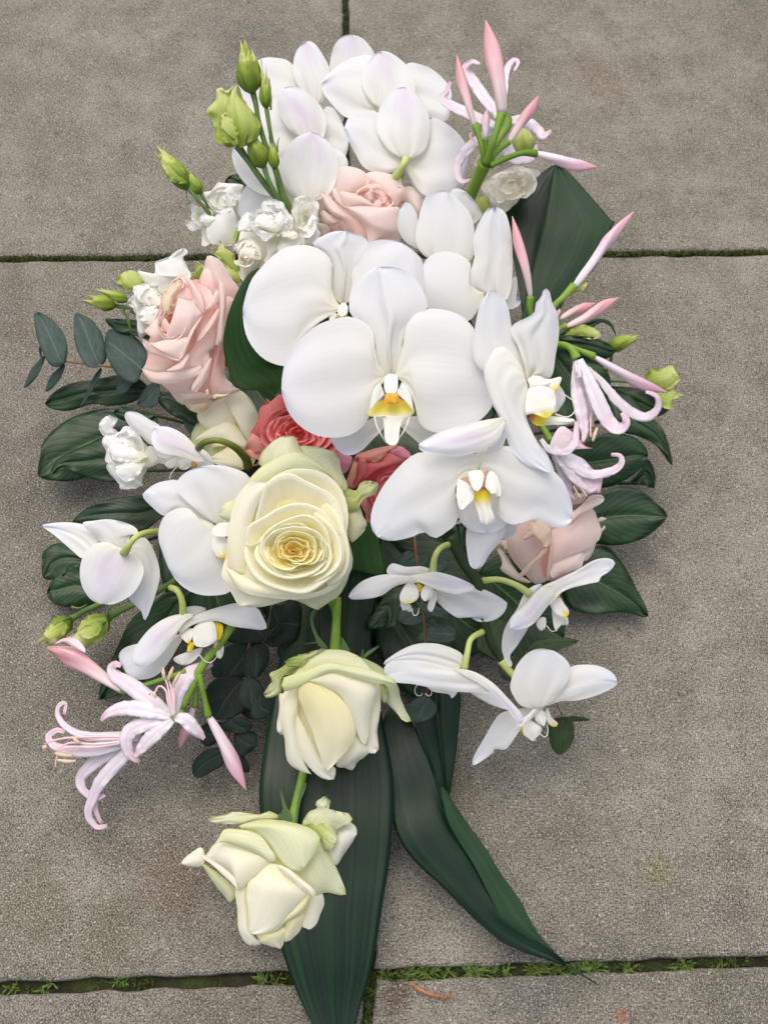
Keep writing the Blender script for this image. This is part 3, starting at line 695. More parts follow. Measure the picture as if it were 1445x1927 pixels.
strap('upright glossy strap leaf behind the twisted one, edges pale', [('blade', 'M', M['strap_curl'] if False else M['strap'],
   '400,-120 330,40 330,150 360,260 420,400 470,540 497,665 515,560 540,400 563,200 570,0 520,-100', 6, 1.6, 0, .5, dict(mid=.25))], 3.4, .6, (840, 1330, 3))
strap('folded strap leaf standing beside the topmost nerine, creased down the middle', [
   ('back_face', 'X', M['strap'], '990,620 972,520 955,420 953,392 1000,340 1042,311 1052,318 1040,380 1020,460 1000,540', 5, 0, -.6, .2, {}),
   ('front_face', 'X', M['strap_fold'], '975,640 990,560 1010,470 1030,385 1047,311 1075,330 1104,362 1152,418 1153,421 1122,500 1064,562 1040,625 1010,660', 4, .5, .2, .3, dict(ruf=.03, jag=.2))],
   8.6, .9, (1020, 560, 8))
strap('curled strap leaf looped between pink rose and white orchid', [('blade', 'D', M['strap_curl'],
   '260,860 190,845 60,825 22,720 0,610 20,480 60,370 110,280 150,240 192,229 165,285 125,350 112,430 125,540 170,640 230,700 330,720 340,800', 9, -1.5, .8, -.5, dict(ruf=0, jag=.3))], 13.0, 1.0, (470, 640, 10))
strap('short strap leaf end cut off beside the big cream rose', [('blade', 'G', M['strap_curl'],
   '870,640 840,740 838,830 848,872 930,892 1032,905 1020,800 990,650 940,610', 4, .4, 0, .3, {})], 9.5, 1., (690, 1020, 8))
strap('dark strap leaf in deep shade above the ivory rose', [('blade', 'X', M['strap'],
   '640,1020 610,1080 600,1180 610,1300 650,1330 690,1310 700,1180 715,1080 700,1020', 4, .5, -.8, .4, {})], 5.5, .6, (650, 1200, 5))

# eucalyptus
EG = 'eucalyptus sprigs with round grey green leaves'
def sprig(label, zone, z, stem, leaves, r=.09, mat='euc', sy=.3, stemm='stem_brown', base=None):
    global FRM
    use(zone); sp = pts3(stem)
    t = bpy.data.objects.new('eucalyptus_sprig', None); COL.objects.link(t); t.location = W(*sp[0])
    t['label'] = label; t['category'] = 'eucalyptus'; t['group'] = EG; t.empty_display_size = .01
    tube(t, 'stem', M[stemm], stem, [r, r, r*.8, r*.6], 7)
    for s, tip, dz0, dz1, cup in leaves:
        p = pts(s); c = (sum(q[0] for q in p)/len(p), sum(q[1] for q in p)/len(p)); FRM = (c[0], c[1], z, 0, sy)
        petal(t, 'leaf', M[mat], p, tip, dz0, dz1, cup, .10, 3, .2, 0, .06, 16, 12, thick=.0004)
sprig('eucalyptus sprig with three oval leaves sticking out sideways over paving', 'C', 6.0, '780,720,5.5 700,715,6 480,690,6 290,668,5.8 165,640,5.4', [
 ('285,675 250,695 210,688 160,600 132,500 126,420 150,410 220,450 278,520 300,600', 6, 0, 1.0, .25),
 ('478,690 440,700 395,688 350,610 332,520 334,430 352,415 420,445 472,510 500,590 503,650', 6, 0, 1.0, .25),
 ('690,715 665,770 640,782 560,740 510,650 496,570 505,508 560,498 640,530 700,590 715,650', 5, .2, .8, .3),
 ('172,640 178,665 135,755 74,806 85,765 110,710', 3, -.3, -1.2, .1), ('150,600 158,590 166,640 158,645', 2, -.3, -.5, .05),
 ('280,682 285,700 260,760 215,812 185,822 215,740', 4, -.4, -1.6, .1), ('474,700 478,715 440,800 375,897 372,890 405,810 440,740', 4, -.4, -2.2, .05),
 ('640,775 600,832 560,838 556,810 570,760 600,745', 3, -.5, -1.5, .1), ('780,790 776,880 730,908 665,892 690,830 730,785', 3, -.6, -1.4, .2),
 ('905,970 960,985 1028,1022 985,1062 940,1045 915,1010', 2, 1.0, .2, .15)])
sprig('drooping eucalyptus sprig with overlapping leaves beside the pink nerine bud', 'I', 2.6, '1300,120,4.8 1245,370,3.6 1200,570,2.8 1150,780,2.2 1110,960,1.6', [
 ('1250,372 1150,378 1108,340 1150,290 1250,258 1380,228 1440,290 1420,345 1340,378', 5, .9, .6, .25),
 ('1250,372 1320,385 1345,450 1315,530 1240,560 1130,562 1045,560 1040,460 1120,395 1190,370', 5, .7, .3, .3),
 ('1200,575 1270,600 1282,650 1240,722 1150,782 1060,792 1010,750 1000,650 1040,580 1130,553', 5, .5, 0, .35),
 ('1200,580 1290,580 1325,640 1368,690 1340,770 1260,792 1190,740', 4, 0, -.2, .2),
 ('1150,785 1210,783 1256,815 1235,860 1160,865 1085,842 1110,800', 3, .3, .1, .25),
 ('1160,870 1220,850 1283,872 1275,940 1205,992 1165,960', 3, .1, -.2, .2),
 ('1125,950 1120,1000 1090,1045 1030,1080 975,1110 938,1092 935,1030 985,970 1060,945', 5, .1, -.6, .3),
 ('1150,955 1200,980 1235,1030 1240,1075 1190,1070 1150,1010', 3, -.1, -.5, .15),
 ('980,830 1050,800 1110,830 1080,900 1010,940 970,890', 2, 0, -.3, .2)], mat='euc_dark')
sprig('eucalyptus sprig tucked under the big cream rose, leaves in shade', 'J', 4.6, '150,60,6 170,200,5 120,420,4 40,560,3.4', [
 ('170,210 230,190 330,165 346,290 310,405 150,452 150,330', 3, .6, 0, .3), ('120,420 255,250 230,330 170,400 20,420 0,300 120,260', 1, .9, .6, .2),
 ('60,440 140,440 152,540 80,640 10,640 0,500', 3, .3, 0, .3), ('20,640 100,680 120,760 60,840 -30,800 -20,690', 3, 0, -.4, .3),
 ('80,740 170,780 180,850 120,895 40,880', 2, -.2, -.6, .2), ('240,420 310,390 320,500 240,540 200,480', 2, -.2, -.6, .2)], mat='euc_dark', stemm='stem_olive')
sprig('eucalyptus sprig on thin brown stem hanging between orchids', 'K', 7.2, '335,10,9 350,160,8.4 380,400,7.2 390,600,6 395,760,4.8', [
 ('350,100 300,90 268,120 266,160 320,170 390,155 400,110', 3, 0, -.4, .2), ('490,130 470,112 432,125 420,160 450,185 485,170', 3, 0, -.4, .2),
 ('372,455 355,490 430,505 500,502 529,462 500,428 430,420', 4, -.6, -.2, .2), ('350,375 420,372 415,395 340,425 270,412 260,380 295,345', 4, -.3, -.6, .2),
 ('345,322 420,338 470,352 505,372 495,390 430,386 370,355', 3, .4, .4, .15),
 ('400,752 438,792 420,842 352,866 310,852 300,820 320,775 365,750', 3, -2.4, -2.6, .15)], r=.07)
sprig('eucalyptus sprig with a single hanging oval leaf below the lowest orchid', 'K', 3.2, '840,545,5.2 900,640,4.6 985,795,3.6 1004,842,3.2', [
 ('848,545 890,495 990,482 1080,495 1000,532 910,550', 3, 2.0, 2.2, .15), ('1005,842 1050,850 1058,930 1032,990 990,1010 955,970 944,900 955,856', 4, 0, -1.6, .2),
 ('690,480 620,540 640,420 720,400 772,430 735,560 690,580', 3, 2., 1.4, .3), ('800,560 860,580 850,620 780,680 720,640 740,590', 3, 1.4, 1., .2),
 ('1010,845 1060,836 1120,846 1126,856 1060,862', 3, -.2, -1.8, .05)], r=.06, mat='euc_olive')

# ------------------------------------------------------------------ orchids
OG = 'white orchid blooms'
def orchid(label, zone, cx, cy, z, parts, sx=0, sy=1.05, extra=None, par=None, group=OG, name='orchid'):
    use(zone); fr(cx, cy, z, sx, sy)
    t = par if par is not None else thing(name, label, 'orchid', cx, cy, max(z-1.5, .5), group)
    if par is None:
        x, y = fp(cx, cy); g = .12
        keep = cur; use('X'); tube(t, 'pedicel', M['stem_pale'], [(x, y, z-.5), (x, y, z-2.0), (x+(680-x)*g, y+(880-y)*g, z-4.)], .18, 8); globals()['cur'] = keep
    for nm, m, s, tip, z0, z1, cup, *ex in parts:
        k = dict(ex[0]) if ex else {}
        k.setdefault('ruf', .05); k.setdefault('rf', 4); k.setdefault('nu', 24); k.setdefault('nv', 24); k.setdefault('pleat', .055 if nm in ('petal', 'sepal') else 0)
        petal(t, nm, M[m], s, tip, z0, z1, cup, **k)
    return t
def cirri(t, *paths, r=.035):
    for s in paths: tube(t, 'lip_tendril', M['lip_white'], s, [r*1.5, r, r, r*.6], 6)
O, OL, OT = 'orchid', 'orchid_lilac', 'orchid_tip'
# the topmost group, seen from behind
t = orchid('white orchid bloom topmost of the column behind green buds, seen from behind', 'A', 560, 420, 10.5, [
 ('petal', O, '570,520 460,560 330,585 230,525 196,410 240,330 320,262 400,256 480,280 540,380', 4, -.3, 0, .5),
 ('petal', O, '620,500 650,440 710,455 760,540 770,600 700,600 640,560', 4, -.5, -.3, .3),
 ('sepal', OT, '610,520 540,440 496,330 512,225 560,170 610,176 660,245 693,315 692,400 665,480', 4, .2, .6, .45)])
t = orchid('white orchid bloom in the middle of the column behind green buds', 'A', 550, 620, 12, [
 ('petal', O, '560,700 440,810 300,810 225,720 235,610 310,530 400,470 500,560', 3, -.3, 0, .5),
 ('petal', O, '630,700 650,590 668,528 712,530 755,595 797,700 792,760 765,800 690,770', 5, -.4, 0, .35),
 ('sepal', OL, '570,715 470,640 424,560 411,475 440,424 502,413 575,450 640,510 674,580 670,660 640,720', 4, .3, .6, .5)])
t = orchid('white orchid bloom lowest of the column behind green buds, above pink rose', 'A', 520, 880, 13, [
 ('sepal', O, '480,900 330,918 245,948 204,1040 212,1125 350,1130 500,1060', 4, -.5, -.8, .3),
 ('petal', O, '470,890 440,810 330,750 240,735 168,752 178,850 238,942 330,1000 430,1000', 4, -.2, -.2, .4),
 ('petal', O, '650,880 690,740 745,742 786,800 793,850 735,900', 3, -.5, -.2, .3),
 ('sepal', OT, '580,1040 490,1000 425,900 438,800 480,722 530,680 600,661 662,690 712,742 738,820 736,910 690,1000', 6, .2, .6, .55)])
t = orchid('white orchid bloom at the very top, its pinkish upper sepal against the paving', 'A', 960, 480, 10.8, [
 ('sepal', OT, '840,430 760,380 698,330 696,280 720,190 762,143 812,131 872,150 918,200 940,250 910,340', 6, -.7, -.2, .35),
 ('petal', O, '985,540 1080,560 1240,580 1332,597 1356,480 1352,425 1310,368 1250,318 1170,287 1112,290 1070,380 1020,480', 4, -.2, 0, .45, dict(ruf=.1)),
 ('petal', O, '965,535 930,560 790,582 700,500 655,440 650,400 690,340 770,280 850,248 940,250 950,330 920,430', 5, 0, .2, .45, dict(ruf=.1)),
 ('sepal', O, '960,560 860,600 760,570 700,500 800,480 900,500', 2, -.7, -.9, .2),
 ('sepal', OT, '960,530 900,470 870,390 884,320 910,268 960,224 1012,224 1070,258 1132,320 1157,400 1150,475 1060,535', 5, .4, .5, .5)])
t = orchid('white orchid bloom above the pale pink rose, green pedicel at its centre', 'A', 1100, 780, 13, [
 ('sepal', O, '1100,830 1180,1000 1260,1012 1420,955 1400,830 1240,790', 2, -.6, -1., .3),
 ('petal', O, '1105,810 1170,760 1232,690 1242,585 1310,603 1380,655 1430,720 1447,790 1430,880 1382,960 1300,1000 1200,1000 1130,900', 7, 0, -.1, .5, dict(ruf=.12)),
 ('petal', O, '1100,810 1060,870 960,882 880,852 830,770 790,690 775,632 808,570 880,543 950,550 1010,620 1070,720', 6, .1, .2, .5, dict(ruf=.1)),
 ('sepal', OT, '1110,805 1030,772 975,700 951,630 964,530 1010,460 1060,424 1102,416 1152,440 1206,500 1237,590 1236,680 1210,760 1160,795', 7, .5, .5, .55)])
use('A'); tube(t, 'pedicel', M['stem_pale'], '1045,915,13.0 1075,875,13.5 1098,835,13.9 1110,805,13.8', [.30, .27, .22, .25], 9)
# beside the pink rose
use('B')
t = orchid('white orchid bloom with upright petals between pale pink rose and pink buds', 'B', 250, 1150, 15, [
 ('sepal', O, '250,1150 185,1000 190,945 225,930 285,962 342,1042 351,1075 310,1115', 4, -1.8, -.8, .3),
 ('petal', O, '150,1300 60,1290 5,1200 28,1060 60,968 110,940 172,945 232,990 290,1062 312,1150 310,1280 240,1330', 6, -.5, .3, .55),
])
use('A')
petal(t, 'sepal', M[O], '1240,1350 1200,1310 1110,1260 1064,1180 1075,1085 1112,1040 1160,1085 1185,1180 1225,1290', 4, -.9, -.3, .35)
use('E')
petal(t, 'petal', M[O], '230,565 165,545 68,490 75,420 102,330 94,230 120,140 180,38 225,28 282,60 312,150 326,250 326,400 320,500 285,590', 8, .3, .9, .5, mid=.3, ruf=.1)
petal(t, 'sepal', M[O], '280,560 320,470 345,435 356,475 352,530 325,580 376,583 360,615 318,634 285,620', 6, -.4, -.6, .2)
use('D')
petal(t, 'petal', M[O], '1315,350 1270,335 1238,290 1246,205 1182,155 1100,143 1034,170 992,240 1000,330 1030,430 1150,490 1235,495 1295,410', 7, .5, .6, .6)
# upper of the big pair
t = orchid('large white orchid bloom behind the biggest one, curled leaf at its edge', 'D', 600, 440, 17.2, [
 ('sepal', O, '605,412 560,370 545,300 550,210 500,140 448,107 500,64 560,41 625,41 690,60 730,96 710,150 680,220 665,330 640,380', 8, -.3, .1, .4, dict(mid=-.2)),
 ('petal', O, '640,420 650,310 645,220 665,160 700,115 760,88 830,83 902,100 970,150 1005,200 1010,330 960,440 800,470', 7, -.1, .1, .6),
 ('petal', O, '600,425 570,390 547,330 550,250 545,190 500,140 440,114 370,111 290,135 200,215 140,290 105,400 99,460 115,560 160,640 220,692 305,720 350,690 400,580 470,510 540,465', 12, .3, .2, .75),
 ('column', 'lip_white', '605,400 582,420 578,455 600,470 622,460 628,420', 3, .6, .9, .4),
 ('lip', 'lip_yellow', '580,455 575,470 600,485 625,475 620,458', 2, .5, .4, .1), ('lip', 'lip_white', '545,450 535,490 570,480 582,462', 1, .5, .4, .1)])
# the biggest bloom
t = orchid('largest white orchid bloom facing forward in the centre, yellow lip showing', 'D', 842, 760, 19.0, [
 ('sepal', O, '800,960 700,1010 550,1078 560,1122 600,1162 650,1167 702,1142 752,1090 815,1020', 4, -1.2, -1.4, .4),
 ('sepal', O, '880,980 900,1030 985,1108 1010,1130 1150,1120 1210,1050 1060,980', 4, -1.2, -1.6, .4),
 ('sepal', O, '842,775 800,740 770,670 762,600 735,545 680,500 636,445 640,375 670,308 720,250 782,221 850,219 922,240 982,300 1022,380 1026,432 985,485 930,530 902,600 900,670 880,740', 10, -.2, .30, .6, dict(mid=-.3)),
 ('petal', O, '822,772 780,700 762,620 758,565 738,520 695,490 630,470 560,482 470,515 400,575 340,640 306,722 293,830 308,900 340,970 400,1032 480,1072 560,1080 640,1067 700,1027 738,970 752,900 775,840', 12, .12, .05, .95, dict(ck=.24)),
 ('petal', O, '862,772 885,700 903,620 912,560 932,500 975,452 1040,429 1130,440 1200,468 1255,520 1300,600 1340,700 1362,800 1358,900 1340,945 1280,1002 1190,1042 1100,1057 1030,1042 985,1002 968,930 945,860 905,800', 12, .12, .05, .95, dict(ck=.24)),
 ('column', 'lip_white', '845,758 815,772 810,820 820,855 845,866 868,856 880,820 875,772', 4, .7, 1.5, .5),
 ('lip', 'lip', '846,868 790,890 735,935 733,968 760,976 790,968 808,1000 815,1095 845,1118 880,1103 890,1030 912,982 950,968 960,932 905,890', 8, .9, 1.7, .5, dict(nv=20)),
 ('lip', 'lip_white', '800,870 760,920 738,945 745,870 760,828 785,800 800,830 812,865', 5, 1.7, 1.8, .2),
 ('lip', 'lip_white', '888,868 935,915 955,940 948,870 932,825 905,793 890,820 874,855', 5, 1.7, 1.8, .2),
 ('callus', 'callus', '848,855 818,862 814,900 835,912 865,912 884,900 880,862', 4, 1.6, 1.9, .25)])
use('D'); cirri(t, '762,972,19.4 772,1015,19.4 795,1065,19.3 818,1104,18.9', '938,968,19.4 925,1015,19.4 902,1060,19.3 876,1096,18.9')
# sideways bloom
t = orchid('white orchid bloom turned sideways beside the pink nerine trumpet', 'E', 420, 1030, 20.2, [
 ('sepal', O, '560,1070 600,1080 640,1150 612,1212 570,1245 520,1180', 3, -1.8, -2.2, .2),
 ('petal', O, '415,1060 395,965 350,835 316,770 338,720 450,660 463,600 495,562 508,518 526,511 546,530 562,600 592,660 601,780 582,900 556,1035 480,1035', 9, -.4, .4, .5, dict(mid=.2)),
 ('petal', O, '410,1060 300,1060 170,1010 115,960 93,880 104,750 130,620 160,560 200,523 255,540 300,620 322,740 352,850 400,970', 8, -.7, -.2, .6),
 ('sepal', O, '405,1240 410,1250 420,1310 470,1410 530,1490 575,1600 500,1560 400,1500 330,1400', 4, -.3, -.6, .3),
 ('petal', O, '410,1060 360,940 255,850 182,930 158,1010 170,1080 200,1180 255,1285 292,1400 330,1480 420,1560 560,1600 480,1440 415,1300 405,1250 418,1130', 11, .3, .5, .6, dict(ruf=.1)),
 ('lip', 'lip_white', '420,1040 480,1028 545,1065 532,1092 440,1112 424,1080', 2, .2, .5, .2),
 ('lip', 'lip_lobe', '470,1035 545,1047 614,1034 602,1085 572,1117 530,1085', 4, .1, .5, .15),
 ('throat', 'throat', '418,1100 445,1105 440,1130 415,1135', 2, .3, .4, .05),
 ('lip', 'lip_lobe', '440,1095 520,1090 572,1120 583,1180 568,1245 525,1275 450,1252 405,1250 412,1130', 5, .6, .8, .45),
 ('lip', 'lip', '425,1255 520,1262 600,1270 680,1280 694,1294 660,1312 560,1317 460,1318', 4, .2, .1, .2)])
use('E'); cirri(t, '580,1255,19.3 650,1272,19.2 696,1235,19.1 692,1185,19 650,1150,19 612,1130,19')
# centre right front
t = orchid('white orchid bloom nodding with red striped throat, beside coral rose', 'H', 590, 310, 18.6, [
 ('sepal', O, '700,480 745,505 742,550 690,574 620,560', 3, -2., -2.4, .2),
 ('sepal', O, '580,430 555,440 538,520 534,590 549,680 574,702 602,690 640,632 690,572 703,510 650,455', 5, -1.2, -1.8, .35),
 ('sepal', O, '590,330 520,370 490,450 540,530 620,550 700,520 725,430 665,340', 4, -1.0, -1.3, .2),
 ('sepal', O, '550,430 500,500 490,512 555,492 570,450', 2, -1., -1.4, .1),
 ('petal', O, '620,290 600,240 640,180 680,148 708,80 700,66 712,110 690,180', 4, -.3, .3, .1),
 ('petal', O, '565,300 600,260 600,215 500,215 440,210 345,205 290,230 220,300 170,370 135,450 131,520 160,567 220,582 300,567 352,545 382,562 412,570 442,550 490,512 502,450 480,390 500,330', 11, .1, -.5, .9, dict(ruf=.12)),
 ('petal', O, '605,290 560,250 580,205 680,180 745,185 820,213 900,278 952,340 982,420 987,490 962,522 920,527 870,507 830,487 780,502 738,514 700,500 668,462 682,390 670,325 640,292', 9, .1, -.6, .9, dict(ruf=.12)),
 ('sepal', OL, '700,64 660,61 560,80 470,104 390,135 333,172 348,202 400,212 480,224 560,212 640,182 685,140', 5, .9, .9, .5),
 ('throat', 'throat', '560,310 515,318 520,345 545,365 570,350', 2, .5, .6, .1), ('throat', 'throat', '590,300 600,288 632,284 626,320 606,345', 3, .5, .6, .1),
 ('column', 'lip_white', '575,282 545,292 548,325 560,355 582,371 602,350 610,310 600,285', 4, .9, 1.3, .45),
 ('lip', 'lip', '600,350 565,375 565,400 582,450 596,500 625,518 656,490 640,440 636,378', 5, .7, .6, .4),
 ('lip', 'lip_white', '525,330 500,322 494,390 510,449 540,430 568,400 566,370 545,340', 3, .8, 1.2, .3),
 ('lip', 'lip_white', '625,300 640,284 664,302 683,360 676,392 640,380 616,345', 5, .8, 1.2, .3), ('lip', 'lip_yellow', '496,380 488,390 494,400 502,392', 2, 1.0, 1.0, .05)])
use('H'); cirri(t, '556,410,17.6 556,460,17.4 580,505,17.2 600,520,17', '668,385,18.6 688,395,18.6', r=.03)
# hanging spray, lower right
use('K')
sprayt = thing('orchid_spray', 'hanging orchid stem with four white blooms, lowest over bare paving', 'orchid', 540, 60, 10, None)
tube(sprayt, 'stem', M['stem_dark'], '500,20,12.2 560,140,11.6 620,230,11.0 650,400,9.6 690,520,8.6 735,590,7.8 790,655,7.2', [.33, .33, .31, .28, .25, .2, .16], 10)
tube(sprayt, 'stem_tip', M['stem_pale'], '728,585,7.9 760,625,7.6 800,670,7.4', [.24, .22, .18], 9)
def bloom(ped, zone='K'):
    use(zone); return tube(sprayt, 'bloom', M['stem_pale'], ped, [.19, .16, .17, .22], 10)
b = bloom('505,55,11.9 455,75,12.6 428,120,12.8 420,185,12.3')
orchid('', 'K', 400, 240, 12.0, [
 ('petal', O, '405,195 320,202 215,192 234,145 300,160 370,158 410,175', 3, -.2, -.6, .2),
 ('petal', O, '440,260 520,280 600,250 680,275 740,310 757,330 740,370 700,402 640,412 600,397 580,370 552,392 520,386 460,340 432,300', 9, -.8, -1.6, .5, dict(ruf=.15)),
 ('petal', O, '420,190 320,198 200,195 110,220 60,260 37,296 55,308 120,306 190,290 240,255 290,237 400,225', 5, .1, -.5, .45, dict(ruf=.1)),
 ('sepal', OL, '320,205 380,190 430,182 520,205 605,246 592,270 520,284 440,266 380,240', 4, .4, .3, .3),
 ('lip', 'lip_yellow', '350,235 345,265 362,275 375,250', 2, -.4, -.3, .05),
 ('lip', 'lip_lobe', '300,236 335,234 357,280 346,312 310,327 278,322 270,290', 4, -.4, -.2, .4),
 ('lip', 'lip_white', '385,244 416,254 417,290 385,317 364,285', 3, -.2, 0, .3),
 ('lip', 'lip_white', '420,262 438,290 431,330 415,364 396,350 402,315', 3, -.5, -.8, .15),
 ('lip', 'lip_white', '290,318 275,325 284,360 294,345 304,362 322,362 320,335', 4, -.7, -1.2, .1)], par=b)
cirri(b, '325,350,10.6 332,378,10.4 350,376,10.4 357,345,10.4', '276,310,11 274,340,10.6', r=.03)
b = bloom('640,225,10.8 720,218,11.4 800,245,11.4 858,285,10.9')
orchid('', 'K', 880, 330, 10.6, [
 ('petal', O, '860,280 790,365 745,440 731,520 745,580 768,617 780,600 768,565 800,520 852,437 900,330', 5, -.5, -1.5, .4, dict(ruf=.12)),
 ('sepal', O, '800,380 828,290 872,248 912,240 900,270', 3, -.4, 0, .1),
 ('petal', O, '880,350 900,262 990,215 1080,170 1150,130 1212,121 1246,142 1220,180 1195,195 1172,215 1172,228 1100,243 1010,272 950,330', 7, 0, .6, .35, dict(ruf=.15)),
 ('petal', OL, '960,250 900,262 830,340 775,390 769,440 800,446 868,424 930,352 975,285', 4, .4, .2, .35),
 ('lip', 'lip_lobe', '945,300 990,294 1012,325 1036,362 1024,387 985,380 955,345', 4, -.2, -.2, .35),
 ('lip', 'lip_yellow', '985,288 996,290 992,302 982,298', 2, .1, .1, .03),
 ('lip', 'lip_white', '960,345 985,380 1028,388 1031,424 1018,400 1008,428 998,415 978,452 965,420', 4, -.6, -.9, .2),
 ('lip', 'lip_white', '930,392 905,392 888,420 908,450 930,432', 3, -.5, -.7, .2)], par=b)
cirri(b, '935,428,9.2 958,452,9 985,448,9', '1015,395,9.6 1028,410,9.5 1024,426,9.4', r=.03)
b = bloom('645,455,9.5 592,488,10 575,555,10 562,620,9.6')
orchid('', 'K', 500, 640, 9.2, [
 ('petal', O, '590,725 690,718 740,760 785,800 775,812 700,792 645,765', 4, -1.2, -1.6, .2),
 ('lip', 'lip_yellow', '390,690 400,712 430,722 480,705', 2, -.8, -.7, .1),
 ('lip', 'lip_white', '400,695 420,725 490,738 506,756 532,726 520,695', 3, -.7, -.5, .3),
 ('sepal', O, '545,615 480,640 300,600 195,602 250,553 330,514 410,506 480,519 545,549 560,580', 3, .2, -.3, .5, dict(mid=.1)),
 ('petal', O, '560,640 430,598 330,583 240,588 200,614 206,648 240,682 330,692 470,720 600,730 700,722 690,690', 5, .5, .2, .5),
 ('petal', OT, '520,625 600,633 690,685 762,758 816,820 827,862 808,873 770,822 700,742 630,690', 6, .8, .5, .35)], par=b)
cirri(b, '366,688,8 346,700,8 338,722,7.8 348,742,7.6 366,744,7.6 372,732,7.6', '385,735,7.6 402,746,7.6 414,735,7.7 412,715,7.8', r=.028)
b = bloom('790,655,7.0 830,690,6.8 880,730,6.4 920,770,6.2')
orchid('', 'K', 910, 770, 7.0, [
 ('petal', O, '930,790 900,800 862,798 735,820 690,870 650,940 610,1010 598,1060 640,1042 690,1005 700,985 745,990 770,965 832,880 915,810', 7, -.2, -1.8, .4, dict(ruf=.12)),
 ('petal', O, '930,790 960,730 1035,622 1100,604 1170,609 1232,640 1254,682 1230,712 1150,747 1070,767 1000,770', 6, -.1, -.4, .45, dict(ruf=.08)),
 ('petal', O, '900,800 820,790 774,725 773,680 798,610 840,558 890,533 942,534 992,555 1037,600 1040,650 1012,705 960,765', 7, .3, .5, .6),
 ('sepal', O, '800,870 860,820 905,762 912,775 890,820 830,882', 3, .4, .2, .1),
 ('lip', 'lip_lobe', '940,798 955,840 985,870 970,886 944,872 925,830', 3, -.5, -.8, .2),
 ('lip', 'lip_white', '905,808 880,840 893,866 922,882 932,850 922,815', 3, -.3, -.3, .3),
 ('lip', 'lip_yellow', '840,870 818,890 824,915 840,925 850,895', 2, -.6, -.7, .1),
 ('lip', 'lip_white', '850,855 885,868 912,890 902,922 885,935 872,950 850,935 832,920 828,885', 4, -.4, -.6, .35)], par=b)
cirri(b, '900,912,5.8 925,932,5.6 940,912,5.6 936,876,5.8', '872,935,5.6 882,950,5.4 884,925,5.5', r=.03)
# left side
t = orchid('lilac flushed white orchid bloom facing away, between frilled lisianthus and coral rose', 'F', 900, 290, 10.6, [
 ('petal', O, '900,330 780,360 775,320 900,345 1095,405 960,415 830,390', 4, -.7, -.9, .2),
 ('petal', O, '960,300 1000,300 1060,340 1100,400 1040,395', 3, -.3, -.4, .15),
 ('lip', 'lip_white', '880,365 850,378 814,402 842,425 880,412 895,385', 3, -.7, -.9, .2), ('lip', 'lip_white', '905,372 894,422 935,432 975,390', 1, -.6, -.7, .2),
 ('lip', 'callus', '970,385 965,410 985,420 998,402', 2, -.4, -.4, .08),
 ('petal', O, '790,290 730,288 680,242 620,192 589,140 600,104 660,109 722,145 790,187 800,240', 5, -.2, .2, .35),
 ('sepal', OL, '1010,330 1040,382 1000,387 900,357 800,340 750,300 737,240 758,196 820,188 890,213 950,258', 7, .4, .3, .45)], sy=.9)
use('F'); cirri(t, '890,408,9.6 850,455,9.3 842,490,9.2', r=.03)
tube(t, 'pedicel', M['stem_olive'], '1005,312,11 1040,278,11.8 1120,268,12 1210,305,11.4 1270,365,10 1285,420,8.6', [.22, .18, .18, .21, .25, .28], 9)
t = orchid('white orchid bloom with two round petals tucked behind the big cream rose', 'F', 1090, 745, 11.2, [
 ('sepal', O, '1090,748 960,700 880,660 812,694 750,652 692,590 700,558 760,514 830,494 890,495 960,560 1050,660', 6, -.3, -.2, .4),
 ('petal', O, '1110,742 980,650 890,562 873,518 920,458 1000,419 1100,407 1200,423 1290,470 1300,560 1260,640 1210,715', 5, .1, .4, .6),
 ('petal', O, '1100,750 1000,702 960,658 890,651 820,688 786,750 778,820 800,900 840,1000 900,1082 980,1132 1080,1147 1190,1120 1230,1000 1180,880 1120,800', 8, .2, 0, .7),
 ('column', 'lip_white', '1130,735 1092,760 1086,800 1140,812 1200,800 1210,740', 3, .7, 1.2, .4),
 ('lip', 'lip_lobe', '1095,808 1080,860 1098,912 1150,936 1180,860 1150,810', 3, .6, 1.0, .35)])
t = orchid('lilac flushed white orchid bloom nodding down, green pedicel arching into it', 'F', 580, 930, 9.4, [
 ('petal', O, '400,900 350,936 300,900 200,812 124,757 130,744 230,731 325,737 392,760 450,820', 4, -.3, -.3, .35, dict(mid=.1)),
 ('petal', O, '590,890 480,860 420,810 348,738 420,721 500,713 580,729 640,755 663,782 655,800 622,802 612,828', 5, 0, .3, .4, dict(ruf=.1)),
 ('petal', O, '600,890 690,815 742,870 777,960 787,1040 770,1112 745,1192 702,1287 678,1232 608,1150 660,1060', 7, -.1, -1.2, .45),
 ('sepal', OL, '590,895 500,846 430,850 370,890 340,960 334,1030 350,1102 400,1172 460,1194 532,1192 620,1147 672,1082 696,1010 682,950 640,908', 8, .4, .1, .8)], sy=.8)
use('F'); tube(t, 'pedicel', M['stem_pale'], '585,905,10.2 612,862,11 650,815,11.2 710,790,10.6 785,785,9.4', [.27, .17, .17, .18, .22], 9)
